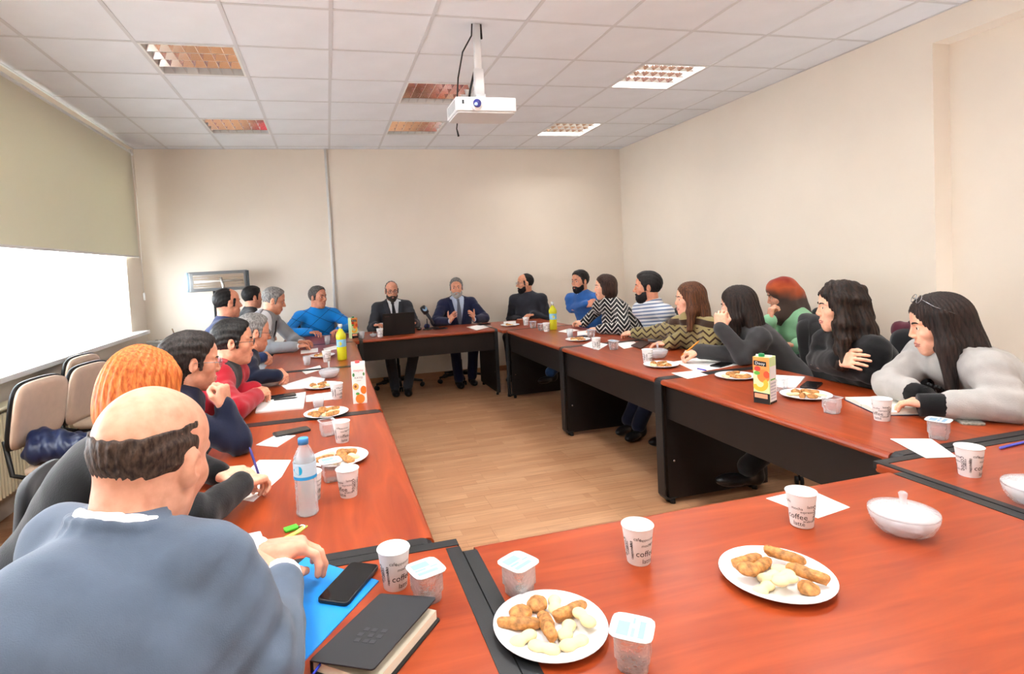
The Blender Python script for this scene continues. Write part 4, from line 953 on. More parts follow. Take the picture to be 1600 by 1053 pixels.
def sugar_bowl(p, label, s=1.0, rz=0, knob=.022):
    e = empty('sugar_bowl', tuple(p), rz, label, 'bowl', 'lidded glass sugar bowls')
    pr = [(.038,0),(.046,.003),(.060,.015),(.069,.033),(.073,.052)]; MB().lathe([(a*s, b*s) for a, b in pr]+[(.070*s,.052*s),(.065*s,.034*s),(.042*s,.008*s)], 32).build('bowl', m_glass, e)
    l = MB().lathe([(.073*s,.052*s),(.072*s,.058*s),(.050*s,.066*s),(.022*s,.071*s),(.008*s,.073*s)], 32).build('lid', m_glass, e); MB().lathe([(.009*s,.071*s),(.007*s,.080*s),(.010*s,(.074+knob)*s),(.006*s,(.078+knob)*s)], 14).build('knob', m_glass, l)
    mb = MB(); g = random.Random(5)
    for k in range(34):
        a = g.uniform(0, 6.28); z = g.uniform(.015,.046)*s; q = (.026*s+z*.55)*math.sqrt(g.random()); i0 = len(mb.v); mb.box(-.009,.009,-.006,.006,-.005,.005); mb.xf(Matrix.Translation((q*math.cos(a), q*math.sin(a), z))@Matrix.Rotation(g.uniform(0,3), 4, 'Z')@Matrix.Rotation(g.uniform(-.6,.6), 4, 'X'), i0)
    o = mb.build('wrapped_sugar', mat('sugar_paper', 'ece4ea', .7), e); o['kind'] = 'stuff'; return e
def slab(name, pts, z, th, m, label, cat, group=None, parent=None):
    """a flat thing whose corners were read off the table plane"""
    P = [pz(u, v, z) for u, v in pts]; c = sum(P)/len(P); o = MB().prism([(q[0]-c[0], q[1]-c[1]) for q in P], 0, th).build(name, m, parent, (c[0], c[1], z))
    return tag(o, label, cat, group)
def phone(p, rz, label, l=.155, w=.074, mt=None, z=TZ):
    e = empty('mobile_phone', (p[0], p[1], z), rz, label, 'phone', 'mobile phones lying on the tables'); MB().rbox(-w/2, w/2, -l/2, l/2, 0, .0085, .011).build('case', mt or m_black, e, bevel=.0015); MB().rbox(-w/2+.003, w/2-.003, -l/2+.004, l/2-.004, .0085, .0091, .009).build('screen', m_screen if mt is None else mt, e); return e
def pen(p, q, label, m, z=TZ, r=.0045):
    a, b = V3(*p), V3(*q); o = MB().tube([a-a, (b-a)*.88, (b-a)], [r, r, r*.35], 8).build('pen', m, None, tuple(V3(a[0], a[1], a[2]+r))); return tag(o, label, 'pen')
def carton(p, rz, label, kind):
    e = empty('juice_carton', tuple(p), rz, label, 'carton'); w = .036; H = .215
    base = mat('carton_white', 'f5f3f0', .45); mb = MB(); mb.box(-w, w, -w, w, 0, H)
    mb.build('box', base if kind == 'a' else mat('carton_green', 'd6ecae', .45), e, bevel=.002)
    mb = MB().box(-w, w, -.003, .003, H, H+.006); mb.build('top_seam', base, e)
    cp = MB().lathe([(.013,0),(.013,.012),(.011,.014)], 16, (-.004, -.018, H)); cp.build('cap', mat('cap_red', 'e0524f', .4) if kind == 'a' else mat('cap_green', '1f8a52', .4), e)
    def decal(pts, col, name='printed_fruit', d=0, y=None): return MB().prism([(a, b) for a, b in pts], w+.0002+d, w+.0006+d, 0, 'y').xf(Matrix(((0,0,1,0),(0,-1,0,0),(1,0,0,0),(0,0,0,1))) if False else Matrix.Identity(4))
    def disc(cx_, cz, rx, rz_, col, d, a0=0, a1=360, inner=0, nm='printed_fruit'):
        pts = []
        n = 22
        for k in range(n+1): a = math.radians(a0+(a1-a0)*k/n); pts.append((cx_+rx*math.cos(a), cz+rz_*math.sin(a)))
        if inner: pts += [(cx_+rx*inner*math.cos(math.radians(a0+(a1-a0)*k/n)), cz+rz_*inner*math.sin(math.radians(a0+(a1-a0)*k/n))) for k in range(n, -1, -1)]
        elif a1-a0 >= 360: pts = pts[:-1]
        flat([(max(-w, min(w, a)), b) for a, b in pts], col, d, nm)
    def flat(pts, col, d=0, nm='printed_panel', side=False):
        yy = -w-.0003-d; v = [(a, yy, b) for a, b in pts]
        if side: v = [(w+.0003+d, a, b) for a, b in pts]
        MB().add(v, [tuple(range(len(v)))]).build(nm, mat('ink_'+col, col, .5), e)
    def text(s, sz, cx_, cz, col, d=.0006, rot=0, side=False):
        v, f = textmesh(s, sz); ca, sa = math.cos(rot), math.sin(rot); P = [(cx_+x*ca-y*sa, -w-.0003-d, cz+x*sa+y*ca) for x, y, _ in v]
        if side: P = [(w+.0003+d, cx_+x, cz+y) for x, y, _ in v]
        MB().add(P, f).build('lettering', mat('ink_'+col, col, .5), e)
    if kind == 'a':
        text('meysu', .020, 0, .178, 'd8606c'); text('KAYISI', .015, .0, .138, '6a6668'); text('nektari', .009, 0, .124, '8a8688')
        disc(-.018, .092, .016, .018, 'f0b060', .0002); disc(-.019, .093, .007, .008, '8a4a28', .0004); disc(.022, .072, .016, .022, 'ee7a24', .0002); disc(.002, .026, .024, .025, 'f08a34', .0003); disc(-.010, .054, .010, .007, '4d9a46', .0005, nm='printed_leaf'); disc(-.026, .155, .006, .010, '4d8a56', .0002, nm='printed_leaf'); disc(.027, .157, .005, .009, '4d8a56', .0002, nm='printed_leaf')
    else:
        flat([(-w, .150), (w, .150), (w, H), (-w, H)], 'f09a4e', .0001); flat([(-w+.004, .176), (w-.012, .172), (w-.012, .194), (-w+.004, .198)], '101010', .0003); text('Dooy', .019, -.004, .185, 'ffffff', .0005, -.05)
        disc(-.016, .160, .014, .012, 'd23a2a', .0002); disc(.010, .128, .028, .030, 'f2843a', .0002); disc(.024, .136, .014, .016, 'e2512c', .0003); disc(-.006, .092, .036, .036, 'f9c23c', .0004, 190, 400, .45); disc(-.018, .140, .014, .009, '5fae3e', .0005, nm='printed_leaf')
        flat([(-w, .0), (w, .0), (w, .048), (-w, .052)], '17140f', .0003); flat([(-w+.005, .026), (w-.010, .024), (w-.010, .044), (-w+.005, .046)], 'f0a27c', .0005)
        flat([(-w, .0), (w, .0), (w, .010), (-w, .010)], '17140f', .0002, side=True); flat([(-w+.003, .01), (w-.003, .01), (w-.003, .172), (-w+.003, .172)], 'f3f2f0', .0002, side=True); flat([(-w+.010, .108), (w-.012, .108), (w-.012, .114), (-w+.010, .114)], '6cc04a', .0004, side=True)
        for k in range(6): flat([(-w+.008, .020+k*.014), (w-.008, .020+k*.014), (w-.008, .027+k*.014), (-w+.008, .027+k*.014)], 'c9cbd2', .0004, side=True)
    return e
def water_bottle(p):
    e = empty('water_bottle', tuple(p), math.radians(-10), 'clear plastic water bottle with a blue cap and blue label', 'bottle')
    pr = [(.030,0),(.033,.006)]+[(.0325-(.0018 if k % 2 else 0), .012+k*.009) for k in range(11)]+[(.0325,.115),(.0325,.158),(.030,.172),(.019,.195),(.0135,.205),(.0135,.214)]
    MB().lathe(pr, 28).build('bottle_body', mat('bottle_plastic', 'e6f1fa', .05, alpha=.30, spec=.8), e); MB().lathe([(a-.0012, b) for a, b in pr[:16]]+[(.0313,.150)], 24, (0,0,.001)).build('water', m_water, e)
    lb = MB().lathe([(.0331,.110),(.0331,.158)], 28, cap0=False, cap1=False).build('label', mat('label_pale_blue', 'cfe6f6', .4), e)
    MB().lathe([(.0334,.110),(.0334,.119)], 28, cap0=False, cap1=False).build('label_stripe', mat('label_blue', '2f9fe0', .4), lb)
    v = []
    for k in range(18): a = 2*PI*k/18; v.append((.0335*math.sin(-.5+.5*math.cos(a)), -.0335*math.cos(-.5+.5*math.cos(a)), .139+.011*math.sin(a)+.004*math.sin(2*a)))
    MB().add(v, [tuple(range(18))]).build('label_emblem', mat('label_cyan', '1fb4e6', .4), lb)
    MB().lathe([(.0155,0),(.0155,.016),(.014,.018)], 20, (0,0,.208)).build('cap', mat('cap_blue', '4a95dc', .4), e); return e
def soda_bottle(p, label):
    e = empty('drink_bottle', tuple(p), 0, label, 'bottle', 'yellow drink bottles'); pr = [(.034,0),(.038,.006),(.038,.10),(.037,.11),(.037,.165),(.040,.175),(.041,.195),(.034,.215),(.018,.238),(.013,.25)]
    MB().lathe(pr, 24).build('drink', mat('lemon_drink', 'd9d62a', .25, spec=.5), e); MB().lathe([(.0132,.248),(.0132,.275)], 16).build('neck', m_clear, e); MB().lathe([(.015,0),(.015,.018),(.013,.02)], 16, (0,0,.268)).build('cap', m_white, e)
    lb = MB().lathe([(.0381,.108),(.0381,.166)], 24, cap0=False, cap1=False).build('label', mat('soda_label', '8cc6e2', .4), e); v = []
    for k in range(14): a = 2*PI*k/14; t = -.35+.4*math.cos(a); v.append((.0386*math.sin(t), -.0386*math.cos(t), .134+.016*math.sin(a)))
    MB().add(v, [tuple(range(14))]).build('label_lemon', mat('lemon_yellow', 'f2e23c', .4), lb); return e
# --- near corner table (left)
paper_cup(pz(618,915), 'paper coffee cup beside the black notebook and sealed water cup', .5)
water_tub(pz(668,936), 'sealed water cup with foil lid touching the black notebook corner', .3)
fol = slab('blue_folder', [(478,872), (592,909), (470,1040), (372,965)], TZ, .003, mat('folder_blue', '1f8fe6', .4), 'bright blue card folder under the black phone', 'folder')
a, b = pz(575,882,.73), pz(520,945,.73); phone((a+b)/2*V3(1,1,0)+V3(-.004,0,0), math.atan2((a-b)[1], (a-b)[0])-PI/2, 'black phone lying on the bright blue folder', z=.7285)
A_, B_ = pz(592,931,.745), pz(484,1034,.745); D_ = nrm(A_-B_); Rr = V3(D_[1], -D_[0], 0); Ln = .215
nb = empty('black_notebook', (B_[0], B_[1], TZ), math.atan2(D_[1], D_[0])-PI/2, 'black hardcover notebook with cream pages, cover lifted, beside the blue folder', 'notebook')
MB().rbox(0, .145, 0, Ln, 0, .003, .006).build('back_cover', m_black, nb); MB().box(.004, .138, .004, Ln-.004, .003, .020).build('pages', mat('cream_pages', 'f1e6cf', .85), nb)
i = MB().rbox(0, .140, 0, Ln, 0, .003, .006); i.xf(Matrix.Translation((0, 0, .020))@Matrix.Rotation(math.radians(-9), 4, 'Y')); fc = i.build('front_cover', mat('notebook_cover', '2a2b2e', .6), nb)
i = MB(); g = random.Random(2)
for k in range(9): x0 = .045+.02*(k % 3)+g.uniform(0,.006); y0 = .06+.016*(k//3); i.box(x0, x0+.012, y0, y0+.010, .0031, .0036)
i.xf(Matrix.Translation((0, 0, .020))@Matrix.Rotation(math.radians(-9), 4, 'Y')); i.build('embossed_crest', m_darkgrey, fc)
MB().box(.000, .003, 0, Ln, .0, .022).build('spine', m_black, nb); MB().tube([(.02, .01, .02), (.02, -.02, .012), (.025, -.05, .002)], .0025, 5).build('ribbon', mat('ribbon_blue', '2638b8', .6), nb); MB().rbox(.118, .126, 0, Ln, -.0, .0045, .002).build('elastic', m_black, nb)
# --- near row
plate(pz(860,985), 'white plate of cookies and rolled pastries overlapping the black edge bands', 'on the plate between the two sealed water cups', [(-.050,.030,1,-20,0), (-.012,.045,2,10,.002), (.030,.040,2,40,.002), (.048,.030,0,70,0), (-.030,-.005,0,20,0), (-.012,-.030,0,-40,0), (.012,-.005,1,80,.012), (.040,.000,1,15,.004), (.036,-.032,0,50,0), (.010,-.048,0,10,0), (.060,-.006,0,100,0)])
plate(pz(1213,905), 'white plate of cookies beside the frosted glass sugar bowl', 'on the plate near the glass sugar bowl', [(-.035,.045,1,5,0), (.000,.052,1,20,.002), (-.045,.018,2,0,0), (-.022,.016,0,20,.001), (.006,.010,0,10,.001), (.034,.022,0,-20,.002), (.052,.005,1,-60,.002), (.012,-.016,0,15,.001), (.040,-.022,2,40,.001), (.055,-.035,1,110,.002), (.000,-.050,0,5,0)], r=.112)
water_tub(pz(812,926), 'sealed water cup with foil lid above the plate beside the black edge bands', .5); water_tub(pz(990,1040), 'sealed water cup at the right of the overlapping pastry plate', .9)
paper_cup(pz(998,876), 'paper coffee cup standing alone on the foreground table', .1)
slab('paper_napkin', [(1197,779), (1262,764), (1328,793), (1278,810)], TZ, .0012, m_paper, 'white paper napkin under a coffee cup on the foreground table', 'napkin'); paper_cup(pz(1253,820)+V3(0,0,.0012), 'paper coffee cup standing on a white napkin on the foreground table', 2.0)
sugar_bowl(pz(1412,832), 'frosted oval glass sugar bowl on the foreground table', 1.0, .2, .024)
# --- near corner table (right)
paper_cup(pz(1515,742), 'paper coffee cup in front of the white folded sheet, by the corner edge bands', .2)
slab('folded_sheet', [(1391,686), (1455,686), (1495,714), (1447,716)], TZ+.002, .0015, m_paper, 'white folded sheet lying across the black edge bands of the corner', 'paper')
pen(pz(1563,702), pz(1612,690), 'blue pen lying on the right corner table', mat('pen_blue', '4b4fb4', .4)); sugar_bowl(pz(1622,790), 'glass sugar bowl at the far right of the corner table', 1.0)
# --- right row, nearest table
water_tub(pz(1467,685), 'sealed water cup in front of the patterned phone', .4); phone(pz(1507,656), -.6, 'phone in a patterned case by the light grey sweater sleeve', mt=mat('phone_pattern', '8f8a80', .5, var=.6, vscale=120))
P0 = pz(1383,636); ob = empty('open_notebook', (P0[0], P0[1], TZ), math.radians(68), 'open notebook with written pages beside the black cuffs', 'notebook')
for s in (-1,1):
    mb = MB(); n = 8; v = []
    for k in range(n+1): t = k/n; v += [(s*(.003+t*.128), -.095, .012+.012*math.sin(PI*min(1, t*1.15))*(1-t)+.002), (s*(.003+t*.128), .095, .012+.012*math.sin(PI*min(1, t*1.15))*(1-t)+.002)]
    nv = len(v); v += [(a, b, .003) for a, b, c in v]; F = []
    for k in range(n): F += [(2*k, 2*k+2, 2*k+3, 2*k+1), (nv+2*k, nv+2*k+1, nv+2*k+3, nv+2*k+2), (2*k, nv+2*k, nv+2*k+2, 2*k+2), (2*k+1, 2*k+3, nv+2*k+3, nv+2*k+1)]
    F += [(0, 1, nv+1, nv), (2*n, nv+2*n, nv+2*n+1, 2*n+1)]; mb.add(v, F, 0, False); mb.build('pages', mat('cream_pages2', 'f3ede0', .85), ob)
MB().rbox(-.136, .136, -.099, .099, 0, .003, .006).build('cover', mat('cover_navy', '2a3350', .5), ob)
paper_cup(pz(1378,656), 'paper coffee cup beside the open notebook', 1.6); water_tub(pz(1300,645), 'opened water cup in front of the cookie plate by the black phone', .2, lid=False)
plate(pz(1259,620), 'white plate of cookies beside the opened water cup and the black phone', 'on the plate beside the opened water cup', scatter(3, 7, .05)); phone(pz(1268,603), -1.0, 'black phone lying between the cookie plate and the crossed black sleeves')
slab('note_pad', [(1208,587), (1258,590), (1243,607), (1205,604)], TZ, .006, m_paper, 'white note pad behind the peach juice carton', 'paper'); water_tub(pz(1219,611), 'sealed water cup right behind the peach juice carton', .2, lid=False)
carton(pz(1196,628), math.radians(-65), 'peach juice carton with green cap and black logo', 'b'); plate(pz(1150,590), 'white plate of crumbs and pastry beside the peach juice carton', 'on the plate beside the peach juice carton', scatter(5, 6, .05))
slab('note_slip', [(1049,583), (1086,579), (1107,586), (1074,592)], TZ+.002, .001, m_paper, 'white slip of paper across the black seam of the right row', 'paper'); pen(pz(1090,577), pz(1104,580), 'violet pen cap end beside the white slip of paper', mat('pen_violet', '3a2ea8', .4), z=TZ)
# --- right row, middle table
slab('writing_paper', [(1053,565), (1110,556), (1155,570), (1090,582)], TZ, .0012, m_paper, 'white sheets under the writing hand of the woman in the grey blazer', 'paper'); phone(pz(1127,571), -1.15, 'black phone lying on the sheets by the grey blazer sleeve', z=TZ+.0012)
plate(pz(1033,572), 'white plate of pastry next to the lidded glass sugar bowl', 'on the plate next to the lidded glass sugar bowl', scatter(7, 6, .05)); paper_cup(pz(1012,566), 'paper coffee cup between the pastry plate and the lidded sugar bowl', .4); sugar_bowl(pz(1028,559), 'lidded glass sugar bowl in front of the woman in the olive poncho', .95, 0, .03)
bn = slab('leather_folder', [(986,541), (1003,533), (1016,537), (1001,546)], TZ, .010, mat('dark_leather', '3a1c16', .5), 'dark brown folder lying by the olive poncho', 'folder'); slab('loose_sheet', [(962,537), (990,533), (1000,540), (975,545)], TZ, .001, m_paper, 'white sheet beside the dark brown folder', 'paper')
water_tub(pz(959,546), 'water cup topped with a folded paper in front of the striped sweater', .5, open_lid=True); paper_cup(pz(932,545), 'paper coffee cup on the white napkin by the black table seam', .9); slab('paper_napkin', [(909,540), (925,533), (950,538), (935,547)], TZ+.0015, .001, m_paper, 'white napkin under the coffee cup by the black table seam', 'napkin')
# --- right row, far table
plate(pz(903,532), 'white plate of pastry beside the drinking glass on the far right table', 'on the plate by the far right table seam', scatter(9, 5, .05)); drinking_glass(pz(891,529), 'drinking glass behind the pastry plate on the far right table'); water_tub(pz(924,527), 'sealed water cup behind the pastry plate near the zigzag sweater', .1)
slab('note_pad', [(902,519), (922,517), (924,523), (902,525)], TZ, .008, m_paper, 'white note pad in front of the zigzag sweater', 'paper'); phone(pz(908,527), -1.3, 'black phone beside the note pad near the zigzag sweater')
soda_bottle(pz(865,516)+V3(.02,.05,0), 'yellow drink bottle in front of the man with crossed arms'); paper_cup(pz(854,518), 'paper coffee cup beside the yellow drink bottle of the right row', .3); water_tub(pz(833,512), 'sealed water cup on the far right table by the charcoal sweater', .2); water_tub(pz(846,516), 'water cup tucked behind the coffee cup near the yellow bottle', .6)
slab('loose_sheet', [(872,518), (890,513), (905,516), (885,520)], TZ, .001, m_paper, 'white sheet beside the yellow bottle of the right row', 'paper')
paper_cup(pz(822,508), 'paper coffee cup on the far right corner table', .2); plate(pz(797,509), 'white plate on the far right corner table', 'on the far right corner plate', scatter(11, 3, .05)); slab('note_pad', [(787,504), (806,503), (806,507), (787,507)], TZ, .012, m_paper, 'white pad in front of the man in the charcoal sweater', 'paper')
# --- back table
lp = empty('laptop', tuple(pz(624,523)), math.radians(2), 'black laptop open in front of the bearded man in the charcoal suit', 'laptop')
MB().rbox(-.17, .17, 0, .235, 0, .016, .01).build('keyboard_base', m_black, lp); i = MB().rbox(-.17, .17, 0, .225, 0, .007, .01); i.xf(Matrix.Translation((0, .004, .014))@Matrix.Rotation(math.radians(98), 4, 'X')); sc_ = i.build('screen_lid', mat('laptop_lid', '0e0f11', .45), lp)
i = MB().box(-.15, -.10, .19, .20, .0072, .0078); i.xf(Matrix.Translation((0, .004, .014))@Matrix.Rotation(math.radians(98), 4, 'X')); i.build('badge', mat('badge_dark', '3b2326', .4), sc_)
paper_cup(pz(594,526), 'paper coffee cup beside the black laptop', .3); sugar_bowl(pz(584,527)+V3(0,.04,0), 'small clear glass bowl beside the laptop coffee cup', .55, 0, .02); drinking_glass(pz(566,529), 'drinking glass beside the cartons on the back table', .075)
carton(pz(553,529)+V3(0,.06,0), math.radians(25), 'small white and green juice carton on the back left corner table', 'b')
mc = empty('press_microphone', tuple(pz(668,515)), 0, 'black press microphone on a small table stand between the suited men', 'microphone')
MB().lathe([(.055,0),(.055,.008),(.018,.016),(.008,.03)], 20).build('stand_base', m_black, mc); MB().tube([(0,0,.02), (0,0,.125)], .006, 8).build('stand_pole', m_black, mc)
d0, d1 = V3(.075, -.01, .06), V3(-.045, -.04, .255); dd = nrm(d1-d0); MB().tube([d0, d0+dd*.05, d0+dd*.15], [.011,.016,.020], 12).build('handle', m_darkgrey, mc); hd_ = MB().tube([d0+dd*.145, d0+dd*.16, d0+dd*.22, d0+dd*.245, d0+dd*.25], [.020,.035,.038,.030,.012], 16).build('windscreen', m_black, mc); c_ = d0+dd*.20+V3(0, -.036, .012); MB().lathe([(.026,0),(.026,.003)], 18).xf(Matrix.Translation(tuple(c_))@Matrix.Rotation(math.radians(70), 4, 'X')).build('station_emblem', mat('emblem_blue', '8fb3cf', .4), hd_)
MB().sphere((.0, .03, .035), .035, 12, 0, (1,.8,.9)).build('blue_clamp', mat('clamp_blue', '1d2258', .5), mc); MB().tube([(.02, .0, .012), (.09, -.01, .018), (.13, 0, .010)], .009, 8).build('cable', m_black, mc)
slab('report_sheet', [(729,511), (752,507), (769,510), (745,516)], TZ, .002, m_paper, 'white sheets in front of the man in the navy suit', 'paper'); phone(pz(758,508)+V3(0,.05,0), -1.2, 'dark phone beside the sheets of the man in the navy suit'); phone(pz(688,514), -1.3, 'dark phone lying between the microphone and the navy suit')
ms = tag(MB().sphere((0,0,0), .03, 12, 0, (1.0,1.5,.6)).build('computer_mouse', m_black, None, tuple(pz(655,516)+V3(0,0,.018))), 'black computer mouse right of the laptop', 'mouse')
# --- left row
soda_bottle(pz(535,562), 'yellow drink bottle on the left row before the man in bright blue'); carton(pz(563,628), math.radians(-4), 'white apricot juice carton with red cap', 'a'); water_bottle(pz(481,802))
paper_cup(pz(487,780), 'paper coffee cup hidden behind the blue-capped water bottle', 1.0); paper_cup(pz(545,774), 'paper coffee cup beside the pastry plate and blue-capped bottle', 2.2); water_tub(pz(518,750), 'sealed water cup standing in front of the pastry plate by the blue-capped bottle', .2)
plate(pz(530,719), 'white plate of pastry behind the blue-capped water bottle', 'on the plate behind the blue-capped bottle', scatter(13, 8, .06)); paper_cup(pz(535,690), 'paper coffee cup by the table seam before the apricot carton', .2); water_tub(pz(512,680), 'water cup beside the coffee cup by the left row seam', .3, lid=False)
plate(pz(510,648), 'white plate of brown pastry lying over the left row seam', 'on the plate over the left row seam', scatter(15, 8, .06)); drinking_glass(pz(498,637), 'overturned-looking clear glass behind the plate on the left seam', .07, .032); paper_cup(pz(527,623)+V3(0,0,.001), 'paper coffee cup left of the apricot juice carton', .8)
plate(pz(503,605), 'white plate of pastry left of the apricot carton and its cup', 'on the plate left of the apricot carton', scatter(17, 5, .055)); slab('loose_sheet', [(478,618), (520,612), (522,624), (478,628)], TZ, .001, m_paper, 'white sheet under the coffee cup left of the apricot carton', 'paper')
sugar_bowl(pz(515,590), 'lidded glass sugar bowl on the left row before the yellow bottle', .95, 0, .04); slab('report_sheet', [(440,603), (487,589), (508,592), (500,606), (448,609)], TZ, .004, m_paper, 'stack of white sheets before the clasped hands on the left row', 'paper')
slab('napkin', [(470,579), (500,571), (503,577), (478,585)], TZ, .002, m_paper, 'white napkin beside the lidded sugar bowl of the left row', 'napkin'); drinking_glass(pz(480,570), 'stemless glass between the left row sugar bowl and the clasped hands', .07); paper_cup(pz(511,565), 'paper coffee cup behind the left row sugar bowl', .5)
plate(pz(503,557), 'white plate of pastry before the light grey suit', 'on the plate before the light grey suit', scatter(19, 4, .05)); slab('report_sheet', [(470,548), (497,544), (497,550), (470,553)], TZ, .003, m_paper, 'white sheets under the hand of the light grey suit', 'paper'); drinking_glass(pz(512,538), 'drinking glass in front of the bright blue sweater', .085); slab('napkin', [(505,545), (525,540), (528,545), (508,549)], TZ, .003, m_paper, 'white napkin beside the yellow bottle of the left row', 'napkin')
pd = slab('writing_pad', [(405,626), (478,614), (474,639), (399,646)], TZ, .008, m_paper, 'white writing pad with phone and pen before the red jacket', 'notepad'); p_ = pz(440,620,TZ+.008); phone(p_, -1.35, 'black phone lying on the writing pad before the red jacket', z=TZ+.008); pen(pz(428,626,TZ+.008), pz(465,622,TZ+.008), 'dark pen on the writing pad before the red jacket', m_darkgrey)
phone(pz(456,676), -1.25, 'black wallet phone beside the small white card of the left row'); slab('white_card', [(400,696), (428,682), (462,681), (433,699)], TZ, .003, m_paper, 'small white card next to the black wallet phone', 'paper')
slab('writing_paper', [(405,719), (455,719), (440,745), (396,784), (345,776)], TZ, .0012, m_paper, 'white sheets under the writing hand in the black sleeve', 'paper')
kt = empty('key_fob', tuple(pz(455,828)), .4, 'green key tag with a lime wrist strap before the clasped hands', 'keys')
MB().rbox(-.018, .018, -.010, .012, 0, .008, .004).build('tag', mat('key_green', '4fc32e', .45), kt); MB().tube([(.016,-.004,.004), (.03,-.006,.006), (.036,-.014,.004), (.028,-.02,.003)], .003, 6).build('ring', m_chrome, kt)
MB().add([(-.075,-.050,.001),(-.03,-.048,.001),(.01,-.036,.001),(.042,-.014,.001),(.036,-.004,.001),(.0,-.026,.001),(-.034,-.037,.001),(-.078,-.040,.001),(-.075,-.050,.006),(-.03,-.048,.005),(.01,-.036,.004),(.042,-.014,.004),(.036,-.004,.004),(.0,-.026,.004),(-.034,-.037,.005),(-.078,-.040,.006)], [(7,6,5,4,3,2,1,0),(8,9,10,11,12,13,14,15)]+[(i, (i+1) % 8, 8+(i+1) % 8, 8+i) for i in range(8)]).build('strap', mat('strap_lime', 'c8ea6a', .6), kt)
# --- empty chairs and jackets by the window
sA = side_chair('empty beige chair with a navy puffer jacket on its seat', 'empty beige chairs by the radiators', -1.43, 3.62, -8); sB = side_chair('empty beige chair between the jacket chair and the orange-haired woman', 'empty beige chairs by the radiators', -1.36, 4.10, -10); sC = side_chair('empty beige chair mostly hidden behind the orange hair', 'empty beige chairs by the radiators', -1.60, 4.64, -6)
def blob(name, parts, h, m, label, cat, amp=.01, ff=40, quilt=0):
    P = np.array([q for a in parts for q in a[:2]]); f = Field(P.min(0)-.15, P.max(0)+.15, h)
    for a, b, r1, r2 in parts: f.cap(a, b, r1, r2, .03)
    if quilt: f.disp(lambda x, y, z: -quilt*np.abs(np.sin((x*.9+y*.35+z*.1)*46)))
    f.disp(wob(2, ff, amp)); vs, fs = f.mesh(); c = vs.min(0)*V3(0,0,1)+vs.mean(0)*V3(1,1,0); o = link(name, npmesh(name, vs-c, fs, [m]), None, tuple(c)); return tag(o, label, cat)
blob('puffer_jacket', [((-1.58,3.58,.548),(-1.30,3.58,.540),.055,.045), ((-1.58,3.46,.548),(-1.26,3.45,.542),.055,.05), ((-1.58,3.52,.60),(-1.46,3.50,.59),.055,.045)], .010, mat('puffer_navy', '16203f', .35, spec=.4), 'navy quilted puffer jacket lying on the beige chair', 'jacket', .006, 40, .014)

